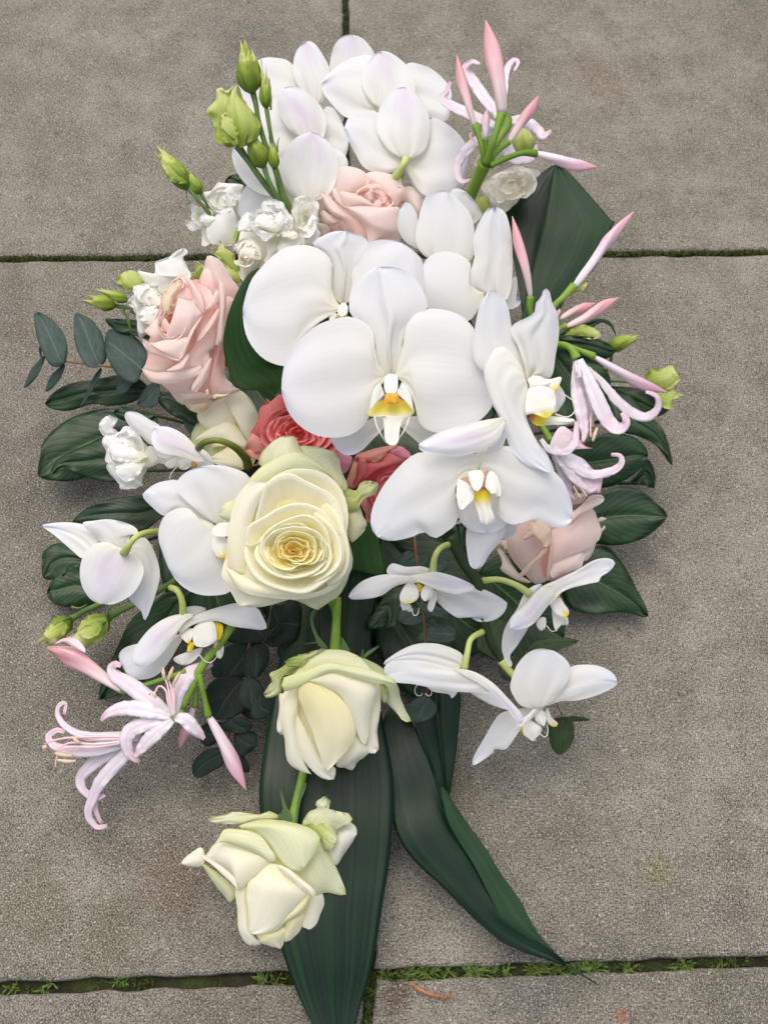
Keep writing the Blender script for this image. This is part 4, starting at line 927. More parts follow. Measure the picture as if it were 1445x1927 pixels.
t = orchid('white orchid bloom side on above the open nerine flower, yellow in its throat', 'I', 880, 300, 7.8, [
 ('sepal', O, '930,225 890,205 905,180 960,174 1002,190 980,215', 3, -.3, -.1, .15),
 ('petal', O, '880,330 840,420 762,532 682,572 600,567 560,520 532,450 560,404 640,378 780,350', 5, -.6, -1.4, .45, dict(ruf=.1)),
 ('petal', O, '860,330 880,268 960,219 1080,179 1190,157 1282,185 1312,230 1337,287 1310,305 1230,297 1140,282 1060,257 940,275', 8, .1, .3, .4),
 ('lip', 'lip_white', '920,420 860,440 828,466 880,497 942,472 988,402', 3, -.5, -.8, .2),
 ('lip', 'lip_lobe', '890,300 868,335 890,365 912,378 935,345 942,300', 3, -.1, 0, .2), ('lip', 'lip_yellow', '912,376 904,428 928,418 942,375', 2, -.1, -.2, .1),
 ('lip', 'lip_yellow', '1050,265 1097,280 1086,350 1044,374 1050,320', 2, -.2, -.3, .15),
 ('lip', 'lip_white', '940,290 1002,254 1050,265 1062,360 1000,397 945,387 934,340', 4, .1, .2, .45),
 ('lip', 'lip_white', '1050,372 1086,358 1102,392 1099,440 1082,462 1060,440', 3, -.4, -1., .15),
 ('petal', OL, '940,220 890,262 850,322 800,392 740,462 682,503 640,503 612,480 608,430 640,370 700,298 780,243 860,219', 7, .5, .2, .5)], sy=.8)
use('I'); cirri(t, '970,440,7 1000,475,6.8 1035,480,6.8 1066,448,6.9', r=.03)
tube(t, 'pedicel', M['stem_pale'], '815,75,8.6 850,90,9.2 875,145,9 882,222,8.3', [.2, .18, .2, .24], 9)

# ------------------------------------------------------------------ roses
RG = 'roses in cream, pink and coral'
def rose(label, zone, cx, cy, z, sx=0, sy=1.05):
    use(zone); fr(cx, cy, z, sx, sy)
    t = thing('rose', label, 'rose', cx, cy, max(z-3, .5), RG)
    if z > 9.2 or zone == 'C':
        global cur
        x, y = fp(cx, cy); keep = cur; use('X')
        tube(t, 'stem', M['stem'], [(x, y, z-1.6), (x+(680-x)*.15, y+(880-y)*.15, z-4), (x+(680-x)*.4, y+(880-y)*.4, 2)], .24, 9); cur = keep
    return t
def P(t, m, s, tip, z0=0, z1=0, cup=.3, **k):
    k.setdefault('ruf', .10); k.setdefault('rf', 4); k.setdefault('jag', .9); k.setdefault('ck', .95); k.setdefault('cap', .17); k.setdefault('curl', .10)
    return petal(t, 'petal', M[m], s, tip, z0, z1, cup, **k)
def C(s): return fp(*map(float, s.split(',')))

# big cream rose
t = rose('largest cream rose, fully open with golden heart, facing forward', 'G', 520, 700, 14.8)
P(t, 'rose_flap', '820,450 795,432 830,418 870,432 905,382 968,376 1003,402 980,450 905,490 885,545 820,545', 5, -1.2, -1.4, .3, ruf=.3, rf=9)
P(t, 'rose_green', '810,520 880,510 912,570 932,632 885,700 842,722 820,640', 3, -1.6, -1.9, .25)
P(t, 'rose_green', '200,480 120,508 98,560 112,588 175,605 210,560', 2, -1.3, -1.6, .2)
P(t, 'heart_cream', '500,280 300,400 200,560 160,760 200,960 400,1050 640,1000 780,860 800,600 700,380', 5, -1.6, -1.6, .6)
P(t, 'rose_green', '500,340 342,300 328,240 370,180 430,135 490,121 530,130 548,160 560,200 640,280', 5, -1.4, -1.0, .4, ruf=.2)
P(t, 'rose_green', '650,330 548,190 620,180 700,195 772,230 788,310 828,410 800,440 750,400', 4, -1.2, -1.2, .4, ruf=.12)
P(t, 'rose_ivory', '700,420 780,420 830,560 818,650 832,720 857,830 832,915 800,950 740,800', 4, -.9, -1.4, .5, ruf=.1, jag=1.5)
P(t, 'rose_green', '470,1000 500,1045 560,1062 656,1107 702,1072 772,1032 816,960 830,880 700,900', 3, -1.6, -1.9, .4)
P(t, 'rose_cream', '200,700 148,780 112,900 140,965 170,1015 212,1082 310,1092 400,1077 500,1047 640,1010 560,900', 5, -1.2, -1.2, .7, ruf=.15)
P(t, 'rose_green', '195,500 250,390 330,300 420,248 510,208 600,233 682,290 748,362 690,340 600,320 500,330 430,360 370,400 300,440 250,480', 7, -.55, -.7, .35)
P(t, 'rose_ivory', '250,900 160,890 142,790 146,690 160,600 182,500 262,388 375,383 345,460 310,530 275,640 262,740', 7, -.8, -.3, .6)
c0 = C('530,770')
wall(t, 'petal', M['rose_cream'], '330,470 372,388 430,345 500,316 600,312 690,337 750,382 800,450 826,560 818,660 790,740', c0, .35, -.35, -1.5, 1.6, 1.7, 0.07)
wall(t, 'petal', M['rose_ivory'], '300,620 340,470 376,384 495,336 560,366 640,405 722,450 750,505 796,560 806,640 800,720', c0, .35, -.2, -1.5, 1.3, 2.2, 0.10)
P(t, 'rose_ivory', '130,860 200,900 300,950 420,975 520,1000 640,1005 740,950 810,860 800,940 720,1010 600,1045 480,1048 330,1030 210,990', 7, -.3, -.8, .5, ruf=.1)
wall(t, 'petal', M['rose_cream'], '700,480 762,560 800,640 826,740 830,830 800,910 720,970', c0, .4, -.25, -1.1, 1.4, 3.3, 0.15)
wall(t, 'petal', M['rose_cream'], '252,760 266,640 350,590 430,540 520,510 600,513 680,550 745,620 786,680', c0, .35, .0, -1.1, 1.3, 3.3, 0.12)
wall(t, 'petal', M['rose_cream'], '258,720 250,800 272,860 310,920 390,968 490,996 590,1006 690,945 780,870 800,770 770,690', c0, .4, .05, -1.1, 1.5, 5.0, 0.20)
wall(t, 'petal', M['rose_cream'], '250,738 310,735 350,690 400,640 480,600 580,573 660,605 712,680 730,790', c0, .4, .2, -1.1, 1.4, 2.8, 0.12)
wall(t, 'petal', M['rose_cream'], '640,560 720,620 772,700 790,790 770,860 700,920 640,945', c0, .4, .25, -1.1, 1.5, 3.3, 0.15)
wall(t, 'petal', M['rose_cream'], '320,740 306,800 345,860 400,900 480,925 560,918 640,890 700,830', c0, .4, .3, -.8, 1.6, 3.9, 0.17)
wall(t, 'petal', M['rose_cream'], '330,790 350,730 395,676 470,645 560,640 650,665 700,730 705,810', c0, .35, .35, -.8, 1.6, 2.2, 0.10)
wall(t, 'petal', M['rose_core'], '345,745 372,820 430,868 500,880 560,848 640,842 690,760', c0, .35, .4, -.6, 1.7, 2.2, 0.10)
wall(t, 'petal', M['rose_core'], '400,770 430,700 490,665 560,668 620,690 650,740 640,800', c0, .3, .42, -.5, 1.8, 1.7, 0.07)
rings(t, M['rose_cream'], 524, 770, 215, 165, .2, 9, .22, -.1, -1.0, (90, 160), .08, 3, 15, .6, (0, 4), rmin=.55, nn=18, wob=.16)
rings(t, M['rose_core'], 522, 765, 128, 84, .25, 14, .45, .15, -.5, (80, 150), .14, 3, 40, .85, (-6, 10), nn=14, wob=.3, sh=.08)
tube(t, 'stem', M['stem'], '660,980,10 750,1080,8.2 762,1200,7.0 755,1330,6.2', [.3, .27, .25, .27], 10)

# middle ivory rose
t = rose('half open ivory rose hanging head down in the middle, over a strap leaf', 'J', 520, 850, 8.6, 0, .75)

tube(t, 'stem', M['stem'], '575,150,8.4 568,300,8.4 560,480,7.8', [.25, .25, .32], 10)
use('J'); fr(520, 850, 8.6, 0, .75)
for s, tip, m in (('590,480 598,430 600,387 640,450 652,485', 2, 'sepal'), ('500,470 455,440 430,380 404,290 415,230 455,218 425,280 450,370 515,455', 5, 'sepal'), ('455,430 410,432 360,436 410,424 455,420', 2, 'sepal'), ('720,515 775,470 840,440 800,475 740,520', 2, 'sepal'), ('715,510 728,470 733,462 738,480 730,515', 2, 'sepal')):
    petal(t, 'sepal', M[m], s, tip, -.4, .3, .15, 0, nu=12, nv=8)
P(t, 'rose_green', '690,520 780,538 862,590 942,680 962,760 1000,850 1030,908 985,912 930,850 880,795 830,700', 6, -.8, -1.6, .35, ruf=.15)
P(t, 'rose_flap', '815,650 880,700 890,770 865,798 838,760 818,720', 3, -.6, -.9, .2, ruf=.3, rf=10)
P(t, 'rose_flap', '350,520 265,555 210,590 155,615 170,665 140,700 118,742 150,768 225,730 235,640 290,615 360,560', 6, -.6, -1.3, .3, ruf=.35, rf=9)
P(t, 'rose_flap', '250,540 300,515 345,498 420,480 480,460 500,470 420,520 340,570 270,570', 4, .3, .4, .25, ruf=.35, rf=10)
P(t, 'heart_cream', '540,520 350,560 260,700 260,900 320,1080 470,1180 600,1150 740,1010 800,800 780,620 680,540', 5, -.9, -1.3, 1.0)
P(t, 'rose_ivory', '270,690 240,740 214,740 214,830 200,930 205,975 242,998 260,940 300,800', 5, -.9, -1., .2)
P(t, 'rose_ivory', '830,660 842,800 832,900 820,970 828,1085 780,1112 742,1040 740,900 760,740', 4, -.5, -1.2, .45)
P(t, 'rose_ivory', '700,900 690,1000 722,1018 782,1085 742,1132 700,1160 667,1212 610,1196 570,1192 580,1120', 6, -.6, -1.6, .4)
P(t, 'rose_ivory', '340,800 330,860 350,905 402,1000 450,1090 492,1172 560,1190 552,1270 470,1257 390,1182 336,1080 316,950 320,860', 7, -.2, -1.2, .4)
P(t, 'rose_ivory', '330,690 328,780 324,870 322,950 352,1100 382,1190 412,1237 350,1222 268,1162 248,1020 218,890 238,800 282,705', 6, .0, -1.0, .5)
P(t, 'rose_warm', '370,660 440,670 510,705 590,760 655,850 688,990 642,1080 582,1150 512,1217 478,1150 420,980 368,850 332,750', 8, .7, -.5, .7)
P(t, 'rose_ivory', '400,660 480,610 600,600 720,630 820,675 805,780 778,880 768,980 758,1057 708,1010 660,880 595,755 500,700', 8, .9, -.5, .8)
P(t, 'rose_green', '300,640 330,590 370,540 440,490 520,466 620,473 705,508 765,560 815,640 700,640 560,600 420,640', 6, .3, .2, .9, ruf=.1)
P(t, 'rose_green', '230,690 240,645 300,620 400,586 510,545 600,558 700,573 800,598 935,655 928,683 860,680 760,664 680,645 600,616 540,610 450,645 380,684 320,706 242,726', 9, .9, .8, .45, ruf=.1)

# lowest ivory rose
t = rose('lowest ivory rose lying on the paving and the broad strap leaf', 'L', 640, 760, 4.2, 0, .5)
tube(t, 'stem', M['stem'], '860,60,4.6 838,160,4.6 800,320,4.4 780,420,4.2', [.24, .24, .25, .32], 10)
use('L'); fr(640, 760, 4.2, 0, .5)
for s, tip in (('770,400 735,330 712,215 722,205 745,290 785,370', 3), ('770,400 700,370 720,345 750,310 785,370', 2), ('800,400 812,330 822,250 860,160 868,190 830,290 815,400', 4)):
    petal(t, 'sepal', M['sepal'], s, tip, .1, .3, .1, 0, nu=12, nv=8)
P(t, 'heart_cream', '650,420 450,470 320,620 480,800 500,1000 600,1060 800,1020 930,800 960,620 850,460', 5, -.7, -1.2, 1.0)
P(t, 'rose_green', '720,375 650,333 605,352 540,348 440,338 345,363 288,355 305,402 400,408 480,412 580,385', 6, -.4, .2, .25, ruf=.3, rf=9)
P(t, 'rose_ivory', '930,480 980,450 1060,420 1130,400 1168,465 1085,600 1045,655 980,600', 4, -1., -.8, .4)
P(t, 'rose_green', '860,430 842,410 882,340 932,318 920,290 940,268 985,246 1018,290 988,330 1052,350 1110,342 1143,400 1060,430 1040,490 950,470', 6, -.6, .2, .3, ruf=.35, rf=9)
P(t, 'rose_flap', '860,430 920,392 985,398 1047,450 1045,520 992,572 945,520 905,470', 4, -.2, .1, .2, ruf=.35, rf=10)
P(t, 'rose_ivory', '270,600 245,548 180,588 134,630 142,650 200,662 255,655', 3, -.8, -.9, .2)
P(t, 'rose_green', '250,645 300,665 400,740 455,800 456,842 415,874 388,840 330,772', 5, -.8, -1.3, .25)
P(t, 'rose_green', '760,620 870,560 948,490 1002,590 1052,680 1102,827 1000,815 960,822 905,842 860,790 800,720', 5, -.2, -.9, .55)
P(t, 'rose_ivory', '870,810 965,820 970,970 932,1050 872,1122 825,1105 840,960', 4, -.6, -1.6, .45)
P(t, 'rose_warm', '760,980 860,920 855,1000 838,1060 800,1132 758,1112 735,1090', 4, -.5, -1.6, .3)
P(t, 'rose_ivory', '450,790 520,770 525,850 545,1050 610,1115 530,1127 472,1050 462,930', 5, -.2, -1.2, .4)
P(t, 'rose_warm', '570,1040 660,1050 745,1020 742,1080 722,1147 690,1142 640,1127 600,1110', 4, -.4, -1.2, .3)
P(t, 'rose_warm', '880,790 888,840 850,930 740,1000 690,1050 590,1064 640,1030 760,920', 5, .0, -.8, .35)
P(t, 'rose_ivory', '660,640 720,660 800,745 888,812 835,870 752,960 662,1040 590,1062 535,1062 525,940 515,780 580,710', 8, .4, -.4, .95)
P(t, 'rose_ivory', '640,600 665,645 560,722 465,808 440,730 350,660 262,602 282,585 350,512 480,540 600,590', 6, .5, -.4, .6)
P(t, 'rose_green', '280,600 350,492 380,443 450,438 560,458 605,480 645,545 695,605 665,645 600,602 480,547 350,518', 6, .5, .6, .3)
P(t, 'rose_ivory', '640,380 760,395 880,430 950,490 925,580 860,672 820,690 740,652 660,545 600,472 520,440 455,430 540,395', 5, .5, .7, .95, vein=0) if False else P(t, 'rose_green', '640,380 760,395 880,430 950,490 925,580 860,672 820,690 740,652 660,545 600,472 520,440 455,430 540,395', 5, .5, .7, .95)
P(t, 'rose_ivory', '240,600 262,590 330,630 440,722 468,805 440,775 380,715 320,660', 4, .7, .3, .25)
P(t, 'rose_ivory', '690,655 760,672 850,740 918,802 910,840 860,805 770,728', 4, .9, .5, .3)

# pink rose on the left side
t = rose('pale pink rose with creased outer petals beside the curled strap leaf', 'N', 600, 900, 12.6)
P(t, 'heart_pink', '700,320 480,380 330,560 200,900 180,1250 420,1480 700,1600 900,1560 1000,1300 980,900 960,560 850,380', 6, -1.5, -1.6, .8)
P(t, 'rose_pink', '900,620 730,370 772,200 812,64 890,80 970,130 1052,270 1162,440 1112,555 1020,640', 4, -1.4, -.7, .5)
P(t, 'rose_pink', '880,560 760,420 748,290 778,208 842,208 888,290 934,400 940,480', 4, -.7, -.3, .3)
P(t, 'rose_pink', '1000,900 960,600 1020,480 1110,550 1065,700 1030,850', 3, -.9, -1.1, .3)
P(t, 'rose_pink', '900,1100 850,1100 975,1008 978,1180 1000,1350 1062,1440 1184,1512 1052,1582 905,1602 800,1500 850,1300', 6, -1.2, -2., .5)
P(t, 'rose_tan', '560,1660 700,1655 862,1630 842,1700 742,1772 640,1752 578,1700', 4, -1.9, -2.2, .3, ruf=.15)
P(t, 'rose_blush', '420,1500 660,1530 790,1545 905,1600 765,1652 540,1682 400,1540', 5, -1.5, -1.9, .4)
P(t, 'rose_blush', '260,1400 300,1452 400,1535 500,1560 660,1562 660,1480 720,1380 500,1390', 4, -1., -1.3, .5)
P(t, 'rose_pink', '200,1130 345,1170 460,1250 375,1330 240,1335 122,1300 140,1245', 4, -.9, -.6, .3)
P(t, 'rose_rim', '980,480 935,330 1002,388 1023,500 1014,700 1004,900 962,1012 908,1042 912,900 928,750 940,540', 6, .1, -.2, .4, ruf=.05, ck=.55)
P(t, 'rose_pink', '850,620 930,600 922,800 902,1030 832,1105 832,1200 762,1275 560,1295 600,1150 690,1000 700,830', 6, -.5, -.4, .4)
P(t, 'rose_rim', '935,630 932,720 842,880 762,972 692,994 760,880 850,745', 4, .2, .2, .3, ruf=.05, ck=.55)
P(t, 'rose_pink', '690,370 790,400 872,490 800,645 740,520', 2, -.1, .2, .1)
P(t, 'rose_rim', '775,660 850,540 922,425 934,540 882,622 800,664', 2, .4, .4, .3)
P(t, 'rose_pink', '290,720 300,590 345,450 445,330 545,288 640,400 700,500 690,600 500,560', 4, -.2, .1, .4)
P(t, 'rose_blush', '480,640 500,505 600,528 695,600 755,690 722,782 640,872 605,962 450,1000 330,1010 420,850', 4, .4, .3, .55)
P(t, 'rose_pink', '560,360 680,470 690,600 620,545 500,500 470,520', 3, .2, .3, -.2)
P(t, 'rose_rim', '555,288 640,328 722,440 764,520 784,655 760,685 680,545 620,392', 4, .6, .6, .3, ruf=.05, ck=.55)
P(t, 'rose_tan', '310,590 330,470 440,345 520,310 560,400 480,480 430,600 400,690 350,700 320,660', 3, .3, .5, .3, ruf=.25, rf=10)
P(t, 'rose_blush', '320,960 130,905 170,840 250,758 325,700 302,800 372,905 300,990 200,1012', 4, .1, .2, .3)
P(t, 'rose_pink', '360,900 300,780 330,720 440,850 470,890', 2, .2, .4, .1)
rings(t, M['rose_pink'], 420, 790, 165, 225, .35, 12, .62, .1, -.5, (90, 170), .14, 3, 10, .7, (10, 20), nn=16, wob=.22, sh=.05, mats=[M['rose_blush'], M['rose_pink']])
P(t, 'rose_blush', '300,1110 118,970 200,1015 340,985 610,950 600,1050 545,1150 500,1202 400,1160', 5, .5, .5, .4)
P(t, 'rose_rim', '510,1205 430,1202 330,1170 200,1130 128,1060 112,980 140,990 210,1040 330,1112 430,1160', 5, .5, .3, .25)
P(t, 'rose_blush', '600,960 640,860 740,740 770,690 730,790 660,900 600,1050 560,1150 500,1205 540,1130 590,1040', 3, .6, .7, .15)
P(t, 'rose_rim', '360,1320 440,1270 520,1210 608,1118 610,1190 555,1305 460,1330', 3, .4, .5, .25)
P(t, 'rose_blush', '100,1290 240,1330 430,1318 600,1298 765,1270 705,1372 590,1422 440,1452 230,1445 138,1372', 4, -.2, -.2, .55)
P(t, 'rose_rim', '850,1170 842,1300 762,1482 662,1555 638,1500 700,1385 780,1260', 3, .2, -.3, .4)
P(t, 'rose_tan', '800,1560 800,1520 825,1520 830,1590 805,1600', 3, -.5, -.6, .1); P(t, 'rose_tan', '860,1600 905,1570 990,1570 1060,1560 1000,1600 900,1615', 3, -.9, -1., .15, ruf=.15)

# pink rose at the top
t = rose('pale pink rose with peach front petals in the top half, under the topmost orchids', 'O', 680, 470, 12.6)
P(t, 'heart_pink', '680,180 420,220 330,420 450,640 640,820 880,880 1060,700 1090,400 900,240', 5, -.8, -1., 1.2)
P(t, 'rose_blush', '340,480 240,540 140,440 88,385 84,300 168,240 268,219 342,250 360,360', 4, -.8, -.2, .4)
P(t, 'rose_blush', '1090,420 1110,300 1162,279 1242,310 1334,400 1305,465 1282,610 1150,480', 4, -.9, -.9, .4)
P(t, 'rose_blush', '520,420 340,385 350,230 402,88 540,74 642,100 714,145 745,260 640,380', 5, -.3, .2, .6)
P(t, 'rose_blush', '930,480 820,320 702,200 722,144 822,127 952,150 1082,190 1094,260 1124,312 1110,420', 5, -.2, .0, .5)
P(t, 'rose_pink', '620,400 540,345 558,220 612,188 732,200 742,260 690,350', 3, .1, .4, -.2)
P(t, 'rose_pink', '880,500 830,300 900,280 1060,290 1100,330 1060,460 980,520', 3, .0, .2, .2)
P(t, 'rose_pink', '900,520 620,362 700,278 822,253 905,330 965,480 940,520', 3, .3, .5, -.2)
P(t, 'rose_blush', '520,510 435,345 540,345 700,400 810,490 770,505', 3, .5, .5, .35)
P(t, 'rose_rim', '740,440 700,380 715,330 770,300 800,330 790,420', 3, .5, .6, .1); P(t, 'rose_pink', '800,500 790,460 860,418 870,510', 2, .6, .7, .05)
P(t, 'rose_pink', '900,520 870,440 880,400 930,430 965,500', 2, .3, .4, .05)
P(t, 'rose_blush', '510,500 460,500 380,420 366,290 420,330 490,440', 3, .5, .5, .2)
rings(t, M['rose_pink'], 790, 400, 225, 120, .1, 12, .70, .1, -.5, (90, 170), .14, 3, 40, .75, (-10, 0), nn=16, wob=.22, sh=.05, mats=[M['rose_blush'], M['rose_pink'], M['rose_blush']])
P(t, 'rose_rim', '380,700 262,650 250,530 330,568 450,648 380,690', 2, .2, .4, .2); P(t, 'rose_pink', '380,780 340,700 400,660 455,655 470,760', 2, -.6, -.5, .1)
P(t, 'rose_rim', '260,790 205,670 320,690 345,770', 1, -.4, -.4, .15); P(t, 'rose_blush', '440,640 540,700 620,790 560,830 470,770', 2, -.1, -.4, .2)
P(t, 'rose_pink', '760,900 715,830 772,750 900,722 1045,735 1062,890 900,900', 4, .2, .1, .2)
P(t, 'rose_pink', '620,860 480,655 350,562 280,450 238,335 335,372 402,462 562,552 702,612 765,745 725,850', 4, .4, .8, .5)
P(t, 'rose_blush', '740,880 700,700 560,560 390,440 505,492 700,487 862,508 965,518 1066,498 1066,600 1052,745 900,800', 7, .9, .95, .5)
P(t, 'rose_rim', '720,840 770,765 900,722 1045,735 1045,752 900,745 790,785', 3, .8, .8, .12)

# pale pink rose, right
t = rose('pale pink rose seen from its side between nodding orchid and toothed leaf', 'Q', 700, 750, 9.4)
P(t, 'rose_rim', '1190,490 1222,465 1272,438 1328,463 1245,498', 3, -1.2, -1.0, .1); P(t, 'rose_rim', '1240,600 1265,575 1302,535 1315,560 1280,605', 3, -1.4, -1.3, .1)
P(t, 'heart_pink', '640,420 300,560 210,760 380,1060 640,1160 900,1080 1120,800 1200,560 1000,360', 5, -.9, -1.4, 1.2)
P(t, 'rose_blush', '480,1180 340,1165 128,1035 150,960 90,800 150,815 262,980 352,1095', 4, -1.2, -1.6, .35)
P(t, 'rose_tan', '200,800 110,750 150,700 192,700 205,790', 2, -.5, -.5, .15, ruf=.2)
P(t, 'rose_blush', '1000,900 1065,800 1205,725 1162,860 1080,945', 2, -1., -1.3, .2)
P(t, 'rose_pink', '900,330 925,180 1095,188 1055,270 960,300', 2, -.8, -.3, .25)
P(t, 'rose_blush', '1020,330 1100,240 1180,188 1272,193 1302,225 1250,262 1100,330', 4, -.5, -.2, .25)
P(t, 'rose_blush', '560,430 700,480 760,600 740,760 700,1000 660,1150 520,1195 400,1085 250,900 180,700 300,540', 6, -.2, -1.4, 1.0)
P(t, 'rose_blush', '700,700 720,585 905,535 1155,345 1233,480 1274,620 1224,722 1100,805 900,885 690,1010', 4, .1, -.9, 1.0)
P(t, 'rose_blush', '690,1100 720,980 900,872 1068,818 1062,950 1022,1022 800,1095 720,1130', 3, .1, -.8, .5)
P(t, 'rose_rim', '930,480 950,385 1060,298 1240,238 1302,228 1284,272 1150,352 1000,445', 4, .6, .2, .35)
P(t, 'rose_tan', '380,700 480,500 540,435 600,500 725,590 712,690 640,790 540,660 420,695', 3, .5, .7, .15, ruf=.25, rf=9)
P(t, 'rose_tan', '640,790 650,840 482,1012 372,1122 342,1085 500,925', 3, .6, -.3, .25)
tube(t, 'petal_edge', M['rose_rim'], '722,590,10.6 714,720,10.3 694,880,9.6 660,1150,8.2', [.05, .09, .11, .09], 7)

# coral roses
def coral(t, cx, cy, rx, ry, rot, n, z):
    rings(t, M['coral'], cx, cy, rx, ry, rot, n, .9, .3, -.4, (70, 130), .24, 4, 10, .8, nn=22, rf=7, mats=[M['coral_dark'], M['coral'], M['coral'], M['coral']], taper=.5)
t = rose('bright coral rose with many ruffled petals behind the largest cream rose', 'T', 720, 520, 12.0)
P(t, 'heart_coral', '720,120 400,180 280,420 300,700 500,900 900,900 1150,760 1200,500 1000,200', 5, -1.2, -1.4, 1.4)
P(t, 'coral_dark', '330,640 190,540 235,430 272,370 290,240 352,180 382,118 440,160 480,90 560,70 640,200 560,400', 5, -1.2, -.6, .5, ruf=.2)
P(t, 'coral_tan', '380,760 130,690 165,620 240,430 320,480 400,640', 2, -1.2, -1.3, .3, ruf=.2, jag=1.5); P(t, 'coral_tan', '360,800 180,790 150,690 300,700 340,850 210,885', 5, -1.2, -1.5, .3, ruf=.2)
P(t, 'coral_mauve', '1020,620 1120,580 1205,700 1335,775 1332,860 1255,965 1150,900', 4, -.6, -1., .7)
P(t, 'coral_mauve', '420,760 300,600 330,560 400,690 440,760', 1, -.7, -.7, .2)
coral(t, 740, 520, 470, 350, .1, 30, 12)
t = rose('dusky coral rose in shade beside the nodding orchid, brown tinged outer petals', 'P', 760, 900, 9.0)
P(t, 'heart_coral', '700,360 400,520 300,900 420,1400 800,1500 1200,1000 1100,560', 4, -1.1, -1.5, 1.2)
P(t, 'coral_mauve', '900,500 830,390 990,270 1100,308 1214,440 1090,535 960,480', 4, -.7, -.6, .3)
P(t, 'coral_tan', '500,500 240,470 300,395 500,335 620,295 985,238 965,292 800,372 735,405 690,540 590,560 490,550', 7, -.2, -.1, .3, ruf=.3, rf=7)
P(t, 'coral_tan', '230,990 118,960 110,870 180,640 250,478 332,520 312,640 272,870', 5, -.4, -.5, .35, ruf=.2)
P(t, 'coral_dark', '230,985 300,760 320,480 462,520 474,640 440,785 330,905', 3, -.2, .1, .3)
P(t, 'coral_dark', '390,850 460,700 470,560 690,540 850,390 1000,490 1110,520 960,585 755,650 600,722', 5, .0, .2, .4)
rings(t, M['coral'], 900, 1080, 420, 420, 0, 26, .75, .3, -.4, (70, 130), .24, 4, 10, .8, nn=20, rf=7, mats=[M['coral_dark'], M['coral'], M['coral'], M['coral']], taper=.5)
for s, tip in (('360,1260 440,1150 520,1330 470,1500 430,1400', 2), ('440,1400 520,1500 525,1680 450,1640', 2)): P(t, 'coral', s, tip, -.2, -.8, .35)

# cream rose at the back left
t = rose('greenish cream rose half hidden under the pink rose, in shade', 'C', 1140, 1030, 7.4)
P(t, 'heart_cream', '1120,1200 990,1080 1040,920 1160,860 1260,960 1240,1160', 3, -.7, -.8, 1.0)
P(t, 'rose_green', '1120,1230 950,1095 980,980 1060,880 1200,818 1300,960 1275,1200 1200,1235', 4, -.8, -.4, .5)
P(t, 'rose_ivory', '1080,1060 985,985 985,925 1055,885 1145,858 1185,960 1165,1010', 4, .1, .3, .35)
P(t, 'rose_ivory', '1190,980 1118,858 1205,818 1265,900 1294,960 1258,1085 1200,1020', 3, .3, .4, .35)
P(t, 'rose_warm', '1180,1090 1045,1122 1080,1078 1180,1098 1243,1160 1233,1232 1180,1232 1090,1212 1046,1172', 8, .1, .2, .3)
P(t, 'rose_ivory', '1140,1080 958,1092 1060,1008 1160,988 1233,1080 1243,1135', 1, .2, .3, .35)

# ------------------------------------------------------------------ lisianthus
LR = dict(zr=.9, drop=.1, zf=-.3, span=(55, 120), ruf=.30, roll=3, rf=5, pw=.8, nn=22, taper=.3, wob=.25, sh=.06)
LGp = 'lisianthus flowers and buds'
def lis(label, zone, x, y, z, sy=.9):
    use(zone); fr(x, y, z, 0, sy)
    return thing('lisianthus', label, 'lisianthus', x, y, max(z-2, .5), LGp)
def F_(t, m, s, tip, z0=0, z1=0, cup=.3, **k):
    k.setdefault('ruf', .26); k.setdefault('rf', 5.5); k.setdefault('jag', 2.0); k.setdefault('re', 4); k.setdefault('ck', .7); k.setdefault('cap', .16); k.setdefault('nu', 34); k.setdefault('nv', 26)
    return petal(t, 'petal', M[m], s, tip, z0, z1, cup, **k)
def B_(t, s, w, m='lis_bud', **k):
    k.setdefault('prof', LB); k.setdefault('lobes', 5); k.setdefault('dep', .13); k.setdefault('twist', .25); k.setdefault('jag', .9)
    return bud(t, 'bud', M[m], s, w, **k)
def needle(t, s, r=.045): tube(t, 'sepal', M['stem_lis'], s, [r*1.6, r, r*.4], 6)
t = lis('lisianthus stem standing tall with opening green flower and four green buds', 'A', 490, 1100, 12.5)
tube(t, 'stem', M['stem_lis'], '500,1120,12.5 440,1000,14 400,860,15.2 350,740,16.2 312,610,17 292,500,17.6 276,440,17.8', [.27, .24, .2, .18, .16, .14, .2], 9)
tube(t, 'stem', M['stem_lis'], '480,1090,12.6 400,1010,13.6 330,925,14.6 265,835,15.4 195,735,16', [.26, .22, .2, .18, .26], 9)
tube(t, 'stem', M['stem_lis'], '440,1040,13.4 400,990,14.4 362,920,15 338,850,15.4', [.14, .14, .14, .18], 8)
tube(t, 'stem', M['stem_lis'], '430,980,14.2 412,930,14.8 398,865,15.3', [.12, .12, .16], 8)
tube(t, 'stem', M['stem_lis'], '405,800,15.6 378,690,16.6 352,535,17.6', [.12, .12, .15], 8)
B_(t, '275,442,17.8 262,380,18.5 252,300,19.2 242,228,19.8', 146)
B_(t, '335,852,15.4 305,780,16 272,702,16.4', 116); B_(t, '396,862,15.3 390,800,15.8 384,738,16.2', 66); B_(t, '350,532,17.6 347,460,18.2 345,385,18.7', 74)
use('A'); fr(180, 580, 17, 0, 1)
F_(t, 'lis_green', '195,740 90,702 60,600 25,550 75,490 75,435 110,425 150,440 190,400 240,520 230,660', 6, -.4, .2, .6, jag=6)
F_(t, 'lis_green', '200,738 150,650 130,540 150,470 188,402 216,470 270,540 312,600 316,655 290,702 240,735', 4, .2, .7, .8, jag=3)
F_(t, 'lis_green', '180,735 110,690 95,600 130,560 180,620 200,700', 3, .6, .7, .3, jag=4)
use('A')
